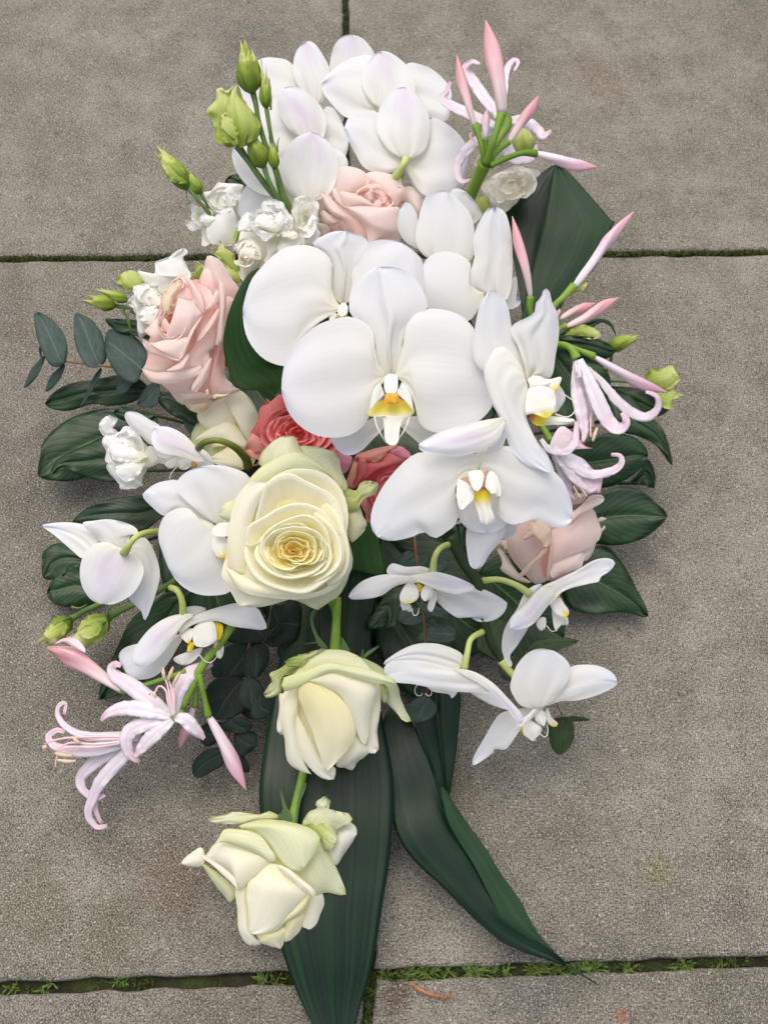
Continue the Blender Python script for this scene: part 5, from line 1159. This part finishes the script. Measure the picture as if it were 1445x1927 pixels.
for s in ('200,720,17 150,680,17.6 110,640,17.6', '240,720,17 250,680,17.9 255,630,18', '215,740,16.4 290,700,17.4 310,640,17.6', '230,430,18.6 210,360,19.2 180,290,19.2', '320,430,18.2 330,340,18.9 322,265,19.2', '375,540,17.8 375,450,18.4 368,370,18.7', '410,770,16 412,720,16.4 422,690,16.6', '325,830,15.8 260,760,16.8 235,700,16.9', '310,300,19 305,350,18.6 300,420,18.2'): needle(t, s)
t = lis('pair of small green lisianthus buds above the frilled white flower', 'X', 392, 400, 9.5)
tube(t, 'stem', M['stem_lis'], '405,412,9.4 388,394,10.2 368,370,10.8 352,352,11', [.16, .14, .13, .16], 8); tube(t, 'stem', M['stem_lis'], '400,405,9.6 388,382,10.3 378,362,10.6', [.11, .1, .13], 8)
use('X'); fr(325, 318, 11.6, 0, .8); F_(t, 'lis_green', '350,345 322,340 308,318 302,296 318,292 338,308 350,325', 3, .2, .5, .2, jag=2)
B_(t, '354,355,11 330,322,11.6 306,292,12', 40); B_(t, '378,364,10.6 366,348,11 356,334,11.2', 28)
needle(t, '350,345,11.2 352,370,10.6 360,385,10.3', .04)
t = lis('white lisianthus with smooth outer petal, beneath the pair of small green buds', 'R', 450, 430, 9.6)
petal(t, 'petal', M['reflector_hull'], '600,600 330,620 260,480 230,300 330,200 480,160 590,220 600,420', 4, -.9, -.9, .5)  # added hull, not a real petal: bounces light up into the bloom
F_(t, 'lis', '560,560 350,330 262,175 340,140 400,68 472,88 542,118 600,78 645,108 612,200 615,390', 6, -.8, .2, .5)
F_(t, 'lis', '560,560 440,500 360,400 330,310 235,222 300,330 136,262 178,350 200,400 96,430 130,505 170,520 250,505 270,570 250,662 340,640', 9, -.4, -.6, .4, ruf=.5)
F_(t, 'lis', '590,640 480,662 350,645 296,560 300,470 370,395 450,312 540,318 592,500', 5, .2, .3, 1.0, ruf=.12, jag=1)
F_(t, 'lis', '520,340 440,200 480,190 540,180 560,300', 2, .1, .5, .2); F_(t, 'lis', '320,480 230,440 260,360 330,380 380,400', 2, .3, .5, .2)
rings(t, M['lis'], 440, 220, 180, 130, 0, 9, a0=90, **dict(LR, zr=.5))
rings(t, M['lis'], 240, 380, 110, 110, 0, 8, a0=0, **dict(LR, zr=.4))
B_(t, '640,520,9.2 590,570,9.6 560,620,9.8', 110, jag=0, prof=[.5, .9, 1, .9, .7, .4, .1])
for s in ('600,540,10 560,640,10.6 520,640,10.6', '650,530,9.8 590,610,10.6 530,670,10.4'): needle(t, s)
t = lis('frilled white lisianthus cluster at the foot of the tall green buds', 'R', 950, 450, 13.2)
petal(t, 'petal', M['reflector_hull'], '900,760 640,900 590,720 620,500 740,380 900,280 1060,360 1120,500 1100,660', 5, -.7, -.7, .6)  # added white hull that brightens the cluster from beneath
F_(t, 'lis_cream', '900,820 830,610 860,600 960,640 1030,700 940,770 860,900 780,850', 3, -.4, .0, .3)
F_(t, 'lis_cream', '830,800 560,700 590,620 680,590 775,640 805,720 785,830 700,900 640,990 592,910 622,870 545,800', 2, .0, .2, .4, rf=12)
F_(t, 'lis_cream', '800,790 600,760 640,650 720,640 770,720', 2, .5, .6, .3, rf=12)
F_(t, 'lis_cream', '1160,640 1095,380 1110,232 1165,198 1252,196 1336,250 1344,350 1332,500 1280,600', 4, -.5, .2, -.3)
F_(t, 'lis', '1150,660 1160,540 1220,470 1290,350 1342,420 1336,500 1365,570 1285,655 1200,670', 4, .2, .3, .4, ruf=.2)
F_(t, 'lis', '960,620 1000,600 1160,560 1180,640 1060,700 960,720', 3, .1, .1, .3)
F_(t, 'lis', '900,560 760,480 800,370 818,250 902,222 1002,248 1042,320 1105,400 1085,462 1000,482', 4, .0, .4, .4, rf=10)
F_(t, 'lis', '860,520 650,530 565,500 600,425 680,345 722,410 790,370 850,440', 2, .1, .4, .4, rf=10)
F_(t, 'lis', '880,520 700,440 760,380 860,360 950,400 960,500', 3, .8, .8, .3, rf=10)
F_(t, 'lis', '900,540 760,500 790,570 830,620 900,600 980,560', 3, .7, .7, .3, rf=10); F_(t, 'lis', '920,540 930,380 1010,340 1060,420 1020,500', 2, .8, 1.0, .2, rf=10)
F_(t, 'lis_cream', '1080,600 920,530 990,480 1080,500 1150,560', 2, .7, .6, .2)
rings(t, M['lis'], 880, 420, 225, 170, 0, 13, a0=20, **LR)
rings(t, M['lis'], 1225, 400, 125, 190, .1, 9, a0=50, **dict(LR, zr=.7))
rings(t, M['lis_cream'], 670, 735, 110, 135, .3, 9, a0=70, **LR)
t = lis('pale green half open lisianthus bud above the left hand pink rose', 'R', 520, 830, 9.6)
F_(t, 'lis_green', '600,990 470,850 400,770 336,718 400,690 418,605 470,680 555,740 565,810 625,870 610,950', 5, 0, .4, .5, ruf=.25, jag=2)
F_(t, 'lis_green', '600,1010 500,960 470,850 540,880 620,940', 2, .3, .3, .3, ruf=.15, jag=1)
F_(t, 'lis_green', '270,1010 190,980 140,920 190,915 185,810 270,850 300,920', 4, -.6, .2, .3, ruf=.3)
t = lis('wavy white lisianthus with grey white frills beside the left hand pink rose', 'C', 790, 330, 8.4)
petal(t, 'petal', M['reflector_hull'], '800,400 720,470 680,380 680,280 760,200 850,160 890,230', 3, -.9, -.9, .4)  # added reflecting hull below the wavy petals
F_(t, 'lis', '810,380 700,290 640,265 660,300 615,355 650,410 660,450 672,480 665,520 690,545 745,480 790,430', 4, -.4, -.3, .4, ruf=.5)
F_(t, 'lis', '800,380 740,300 690,240 668,192 755,215 757,148 830,122 850,98 905,76 932,100 905,130 945,225 870,260 810,330', 8, 0, .5, .6, ruf=.35)
F_(t, 'lis', '800,390 690,360 640,290 700,260 770,300 800,340', 2, .3, .4, .2)
F_(t, 'lis_green', '680,300 580,285 555,230 610,193 665,203 710,240 690,290', 3, -.6, -.4, .3)
F_(t, 'lis', '740,480 670,440 690,390 760,380 790,430', 2, .3, .3, .2)
rings(t, M['lis'], 730, 350, 100, 110, .4, 9, a0=10, **dict(LR, zr=.6))
B_(t, '548,378,8.4 490,362,8.8 424,343,9', 84); B_(t, '612,350,8.6 560,328,8.9 508,308,9', 58)
use('C'); tube(t, 'stem', M['stem_lis'], '760,470,7 640,410,7.8 630,390,8.1 545,376,8.3', [.13, .12, .12, .14], 8); tube(t, 'stem', M['stem_lis'], '640,560,6.4 622,470,7.4 590,395,8.1', [.1, .1, .1], 8)
t = lis('frilled white lisianthus standing above dark leaves, beside lilac orchid', 'F', 620, 340, 8.6)
petal(t, 'petal', M['reflector_hull'], '740,360 660,480 560,480 520,380 520,280 600,230 690,280', 3, -.6, -.6, .5)  # added hull that throws light back up through the frills
F_(t, 'lis', '560,300 470,245 443,200 458,150 500,128 550,150 522,192 545,215 570,250', 4, -.4, .3, .2)
F_(t, 'lis', '760,360 690,270 640,198 580,188 572,215 498,228 458,270 482,330 478,385 560,410 680,410', 5, 0, .4, .5)
F_(t, 'lis', '755,370 715,430 684,500 692,522 640,540 570,543 552,510 498,450 488,400 560,370 670,360', 5, .1, .1, .5)
F_(t, 'lis', '720,350 560,270 500,290 520,370 600,390', 2, .8, .7, .3); F_(t, 'lis', '710,390 560,400 540,450 600,500 660,470', 3, .8, .6, .3)
F_(t, 'lis_cream', '830,395 745,300 700,330 690,390 720,420 780,400', 2, .3, .6, .2, jag=1, ruf=.1)
rings(t, M['lis'], 590, 330, 105, 135, .2, 11, a0=0, **LR)
t = lis('two green lisianthus buds on long stems at the edge of the paving', 'I', 400, 220, 3.6)
tube(t, 'stem', M['stem_lis'], '640,60,4.6 520,130,4.2 440,160,4 350,200,3.8 268,250,3.6', [.17, .17, .17, .17, .22], 9)
tube(t, 'stem', M['stem_lis'], '960,-60,6.5 800,60,5.4 615,165,4.4 540,200,4.1 468,242,3.8', [.18, .18, .18, .18, .24], 9)
B_(t, '272,246,3.6 205,300,3.4 135,352,3.2', 118); B_(t, '474,240,3.8 390,305,3.6 310,375,3.2', 150, 'lis_green')
fr(370, 320, 4.6, 0, .3)
F_(t, 'lis_green', '465,240 380,225 320,270 300,320 265,345 300,380 345,400 400,380 465,330', 4, -.2, -.4, .5, jag=3)
F_(t, 'lis_green', '440,260 370,270 330,300 320,340 380,350 430,320', 3, .4, .2, .2, jag=3); F_(t, 'lis_green', '240,255 190,260 150,290 122,325 160,372 215,350 260,300', 3, -.4, -.7, .4, jag=3)
for s in ('470,230,4.2 485,180,4.6 540,160,4.6', '470,255,4.2 420,290,5 380,330,5', '275,180,4.4 320,185,4.4 360,165,4.4', '270,240,4 230,250,4.6 180,280,4.6'): needle(t, s, .06)
t = lis('white lisianthus half hidden behind the folded strap leaf, green ball bud above', 'B', 500, 930, 11)
F_(t, 'lis_cream', '470,1050 350,940 358,895 440,850 482,828 540,798 582,820 655,845 600,925 545,990', 5, -.2, .2, .5)
F_(t, 'lis_cream', '470,1060 430,1035 395,980 430,920 520,900 560,950', 4, .3, .4, .3); F_(t, 'lis_green', '370,1100 310,1020 340,960 385,990 400,1040', 2, -.4, 0, .2, ruf=.1, jag=1)
B_(t, '575,765,11.8 568,690,12.6 566,625,13', 124, 'lis_green', prof=[.3, .7, .92, 1, 1, .94, .8, .6, .4]); use('B'); tube(t, 'stem', M['stem_lis'], '470,860,11 540,790,11.6 578,760,11.8', [.12, .12, .14], 8)
use('B'); fr(500, 920, 11.4, 0, .9); rings(t, M['lis_cream'], 500, 915, 140, 105, -.3, 10, a0=30, **LR)
t = lis('pale lisianthus bud behind the longest slanting pink nerine bud', 'E', 650, 510, 8.5)
F_(t, 'lis_green', '560,560 640,480 735,395 700,460 780,462 735,525 640,545', 4, 0, .3, .3, jag=1.5)
t = lis('pale green lisianthus bud poking out below two pink nerine buds', 'E', 750, 780, 8.4)
F_(t, 'lis_green', '640,785 680,745 740,722 830,760 848,795 800,812 720,800', 4, .2, .4, .4, jag=2)
t = lis('closed green lisianthus bud over the paving under a curved leaf', 'E', 900, 860, 7.4)
B_(t, '885,868,7.4 960,835,7.8 1040,805,8', 92); use('E'); tube(t, 'stem', M['stem_lis'], '880,1010,6 910,920,6.8 888,868,7.4', [.1, .1, .14], 8)
t = lis('spiky bright green lisianthus flower beside the tip of the longest drooping pink bud', 'E', 1200, 1080, 5.6)
F_(t, 'lis_green', '1120,1090 1112,1030 1150,985 1200,985 1268,966 1272,1020 1318,1045 1262,1102 1200,1120', 5, 0, .5, .4, ruf=.25, jag=2)
F_(t, 'lis_green', '1160,1100 1240,1100 1336,1147 1270,1170 1264,1224 1200,1202 1180,1150', 2, .1, .2, .3, ruf=.25, jag=2)
use('E'); tube(t, 'stem', M['stem_lis'], '860,1060,5 980,1060,5.2 1130,1080,5.4', [.1, .1, .12], 8)
F_(t, 'lis_green', '830,1040 860,1000 876,990 870,1030', 2, 0, 0, .1, jag=.5)

# ------------------------------------------------------------------ nerine
NG = 'pink nerine stems'
def nerine(label, zone, x, y, z):
    use(zone); return thing('nerine', label, 'nerine', x, y, z, NG)
def ped(t, s, r=.16): tube(t, 'pedicel', M['stem'], s, [r*1.2, r, r, r*1.5], 9)
def nb(t, s, w, m='nerine_bud', **k): bud(t, 'bud', M[m], s, w, **k)
def rb(t, s, w, m='nerine', **k): ribbon(t, 'petal', M[m], s, w, **k)
CUP = .18
t = nerine('nerine on a thick green stem with five upright pink buds, topmost flower', 'B', 265, 1040, 13)
tube(t, 'stem', M['stem'], '240,1080,12.6 290,970,14 330,880,15.4 368,795,16.6', [.36, .36, .37, .42], 12)
fl = tube(t, 'flower', M['stem'], '368,800,16.6 430,690,16.4 480,610,16.2 486,570,16', [.2, .2, .22, .3], 9)
for s, w in (('465,590,16.2 400,500,16 340,420,15.8 295,350,15.8 265,305,16 300,268,16.4 345,282,16.5', 62), ('440,610,16.2 330,560,16 220,510,15.8 150,465,15.8 168,425,16 186,372,16.2', 56),
             ('480,580,16.2 560,575,15.6 640,620,15 670,655,15 712,625,15.3', 60), ('445,600,16 350,660,15.2 270,730,14.4 225,810,13.8 240,890,13.8 292,885,14', 52),
             ('470,600,16 470,680,15.2 520,770,14.6 610,770,14.4 636,700,14.6', 62), ('465,560,16.2 465,440,16 478,320,15.8 515,260,16 542,270,16.4 520,315,16.6', 40)): rb(fl, s, w, cup=.15)
use('B')
for s in ('400,700,16 340,760,15.6 318,800,15.2 335,830,15.2', '390,720,16 330,690,15.8 290,660,15.8 300,640,15.8'): tube(fl, 'stamen', M['stamen'], s, [.05, .05, .05, .07], 6)
ped(t, '360,805,16.6 352,720,17.4 330,640,17.8 315,602,17.9'); nb(t, '315,610,17.9 280,490,18.6 245,360,19 220,230,19.2', 56)
ped(t, '372,800,16.6 372,730,17.2 372,668,17.6', .13); nb(t, '370,665,17.6 372,590,18 376,515,18.3', 50, 'nerine_bud2')
ped(t, '375,800,16.8 410,690,18 440,590,18.6 456,535,18.8', .2); bud(t, 'bud', M['nerine_bud'], '456,535,18.8 440,400,19.6 410,230,20.2 372,50,20.6', 100, prof=[.55, .66, .72, .74, .78, .88, .98, 1, .95, .8, .6, .36, .06], lobes=3, dep=.14, twist=.3)
ped(t, '385,800,16.8 430,740,17.2 490,685,17.4', .15); nb(t, '490,688,17.4 560,580,17.8 610,510,18 648,445,18.1', 62)
ped(t, '395,810,16.8 460,780,16.8 560,745,16.6 632,748,16.2', .17); nb(t, '630,745,16.2 750,780,16 850,810,15.8 956,818,15.6', 70, 'nerine_bud2')
t = nerine('nerine with long pink buds and hanging trumpet flower beside the sideways orchid', 'E', 590, 860, 12)
tube(t, 'stem', M['stem'], '420,950,9.5 500,880,11 580,800,12', [.3, .3, .36], 10)
ped(t, '580,800,12 470,740,13 430,640,13.8 434,560,14.2'); nb(t, '434,565,14.2 405,400,15.2 360,230,15.8 325,83,16.2', 66)
ped(t, '560,800,12 560,640,12.8 630,560,13.2 690,495,13.4', .18); bud(t, 'bud', M['nerine_bud2'], '690,500,13.4 800,360,14 910,200,14.4 1046,55,14.6', 70, prof=[.5, .66, .72, .76, .8, .84, .86, 1., .98, .8, .6, .36, .05], dep=.14)
ped(t, '580,800,12 580,730,12.2 600,690,12.4', .12); nb(t, '605,692,12.4 700,640,12.6 818,598,12.6', 56)
ped(t, '580,800,12 610,750,12.4 648,733,12.6', .15); nb(t, '648,735,12.8 750,690,13.2 850,620,13.2 955,565,13', 68)
nb(t, '585,690,12.6 598,655,12.8 606,630,12.8', 28)
ped(t, '570,840,12 640,850,12.2 730,880,12.2 810,915,12', .17); nb(t, '808,915,12 950,1000,11.4 1100,1080,10.6 1248,1128,9.8', 72, 'nerine_bud2')
fl = tube(t, 'flower', M['stem'], '570,840,12.2 630,845,12.8 675,870,13 705,925,12.8', [.18, .2, .22, .32], 9)
TR = [.35, .55, .75, .92, 1, .95, .8, .55, .3]
rb(fl, '745,960,12.4 850,1060,12 950,1180,11.6 1040,1250,11.2 1120,1272,11.2 1185,1220,11.6 1178,1150,12 1112,1122,12.2', 62, prof=TR, cup=.2)
rb(fl, '710,940,12.4 760,1150,11.6 785,1260,11.2 800,1330,11', 60, prof=TR)
rb(fl, '700,930,12.7 705,1100,12.2 735,1260,11.8 752,1370,11.6 738,1418,11.6', 80, prof=TR, cup=.25)
rb(fl, '725,930,13 790,1080,12.7 855,1230,12.2 905,1310,11.9 960,1340,11.9 1000,1300,12.2 975,1245,12.4', 96, prof=TR, cup=.3)
rb(fl, '700,940,13 715,1000,13 722,1040,12.9', 40, prof=[.4, .8, 1, .8])
use('E'); tube(fl, 'anther', M['anther'], '826,1336,11.8 812,1375,11.8 800,1415,11.7', [.07, .12, .07], 8); tube(fl, 'stamen', M['stamen'], '790,1250,11.6 786,1340,11.7 790,1390,11.7', [.05, .05, .05], 6)
use('H')
fl = tube(t, 'flower', M['stem'], '820,60,11 860,100,11.6 895,160,11.8', [.16, .18, .22], 8)
P_ = lambda *a, **k: petal(fl, 'petal', *a, **k)
fr(960, 200, 12, 0, .9)
P_(M['nerine_bud2'], '890,190 905,135 940,94 985,120 1040,178 1074,188 1020,192 940,195', 5, 0, .3, .3)
rb(fl, '900,190,12.3 990,270,11.9 1060,330,11.5 1110,345,11.3', 110, prof=[.3, .7, 1, .9, .6], cup=.4)
rb(fl, '905,185,12.6 980,260,12.4 1060,300,12 1140,290,11.8 1190,260,12 1190,222,12.2 1150,216,12.3', 40, prof=TR, cup=.2)
rb(fl, '890,190,12.6 950,260,12.4 1010,330,12 1060,370,11.7 1090,350,11.7', 42, prof=TR); rb(fl, '905,220,12 950,300,11.6 975,380,11.2 1000,400,11.2', 46, prof=TR)
rb(fl, '852,150,12.6 890,195,12.9 950,205,13 995,165,13.1 1004,75,13.2', 34, prof=[.5, .8, 1, 1, .8, .5], cup=.1)
for s in ('1000,340,11.9 1030,370,11.8 1046,395,11.7', '990,350,11.9 1010,385,11.7 1020,400,11.6'): tube(fl, 'anther', M['anther'], s, [.05, .06, .08], 6)
t = nerine('nerine drooping over bare paving with an open starry pale pink flower', 'I', 1150, 280, 6.6)
tube(t, 'stem', M['stem'], '1170,250,7 1080,380,6.8 980,510,6.4 870,730,5.6', [.25, .25, .25, .28], 11)
ped(t, '935,600,6.2 952,640,5.6 945,720,4.8', .14); nb(t, '942,720,4.8 915,800,4.2 885,880,3.6 862,948,3.2', 62, 'nerine_bud')
ped(t, '968,545,6.4 985,620,6 1002,690,5.4 1020,775,4.8', .16); nb(t, '1020,770,4.8 1090,900,4.2 1160,1040,3.6 1224,1178,3', 86, 'nerine_bud2')
ped(t, '900,530,6.4 780,570,6.2 650,612,5.8 548,640,5.4', .14)
bud(t, 'bud', M['nerine_bud'], '552,638,5.4 440,560,5.4 300,460,5.4 145,400,5.2', 118, prof=[.3, .42, .5, .56, .62, .7, .8, .92, 1, .96, .7, .4, .1], dep=.16)
use('I'); fr(240, 400, 6.2, 0, .3)
petal(t, 'bud_petal', M['nerine_bud2'], '330,420 230,370 180,385 230,350 300,352 345,400 350,430', 3, .2, .3, .2); petal(t, 'bud_petal', M['nerine_bud'], '300,440 210,400 150,402 230,420', 2, .5, .2, .15)
fl = tube(t, 'flower', M['stem_pale'], '870,735,5.6 850,770,5.6 825,790,5.6', [.2, .22, .26], 9)
for s, w in (('820,775,5.8 720,700,6 600,610,6 520,560,5.8 492,515,5.8 515,490,6.1 545,500,6.2', 96), ('830,770,5.8 850,650,6.2 900,560,6.4 970,510,6.2 1042,492,5.8', 92),
             ('815,780,5.9 700,745,6.1 580,730,6 480,755,5.6 436,800,5.2', 86), ('810,790,5.8 700,810,5.8 600,850,5.4 572,920,5 600,990,4.6 648,1025,4.3', 84),
             ('825,795,5.9 740,860,5.8 670,930,5.4 620,1000,5', 80), ('835,785,6 890,790,6 940,840,5.7 998,897,5.2', 80)): rb(fl, s, w, cup=.22, gut=.05, ruf=.11)
use('I')
for s in ('828,770,6.2 810,670,6.8 795,600,7 778,560,7.1', '832,770,6.2 825,660,6.8 805,580,7', '835,765,6.2 835,680,6.8 830,610,7', '826,770,6.2 790,640,7 750,610,7 728,650,7', '830,770,6.2 800,700,6.7 790,640,6.9'): tube(fl, 'stamen', M['stamen'], s, [.10, .08, .06, .05], 7)
for s in ('778,570,7.2 775,540,7.3 772,510,7.3', '800,580,7.1 812,545,7.3 828,505,7.4', '828,608,7.1 845,570,7.3 865,535,7.3', '722,640,7 726,660,7 732,672,7', '700,650,6.2 670,690,5.4 650,710,5.2'): tube(fl, 'anther', M['anther'], s, [.06, .12, .06], 8)
fl = tube(t, 'flower', M['stem'], '840,770,5.2 760,820,4.9 690,850,4.6 665,865,4.5', [.16, .18, .22, .3], 9)
for s, w in (('680,855,4.5 540,880,4.4 380,885,4.2 270,850,4 205,780,3.9 205,720,4 245,700,4.2 236,765,4.2', 52), ('670,865,4.5 500,930,4.3 330,965,4 200,945,3.7 148,890,3.7 190,850,3.9 238,860,4', 76),
             ('670,875,4.4 540,930,4 420,1010,3.4 330,1100,2.8 335,1170,2.6 400,1220,2.5 455,1200,2.6', 84), ('660,880,4.5 550,1000,4 440,1120,3.3 385,1230,2.6 365,1310,2.1 410,1375,1.8 470,1370,1.8', 76),
             ('655,885,4.2 520,1020,3.6 420,1150,2.9 400,1260,2.2 440,1360,1.6', 60), ('680,850,4.4 600,870,4.6 560,900,4.6 470,920,4.5', 60)): rb(fl, s, w, cup=.2, gut=.05, ruf=.12, prof=[.5, .8, .95, 1, .9, .75, .6, .4, .3])
use('I')
for s in ('640,890,4.8 450,900,5 280,890,4.8 180,905,4.6 130,925,4.4', '640,895,4.8 430,925,4.9 260,920,4.6 190,975,4.3', '640,900,4.8 420,940,4.8 240,945,4.6 195,1000,4.2 188,1050,4.1', '640,885,4.9 450,885,5.1 300,890,5'): tube(fl, 'stamen', M['stamen'], s, [.10, .08, .07, .05], 7)
for s in ('122,935,4.4 128,945,4.4 140,932,4.4', '185,975,4.4 230,985,4.4 282,990,4.4', '200,1012,4.3 250,1020,4.3 298,1018,4.3', '285,890,5 300,905,5 318,922,5'): tube(fl, 'anther', M['anther'], s, [.07, .13, .07], 8)
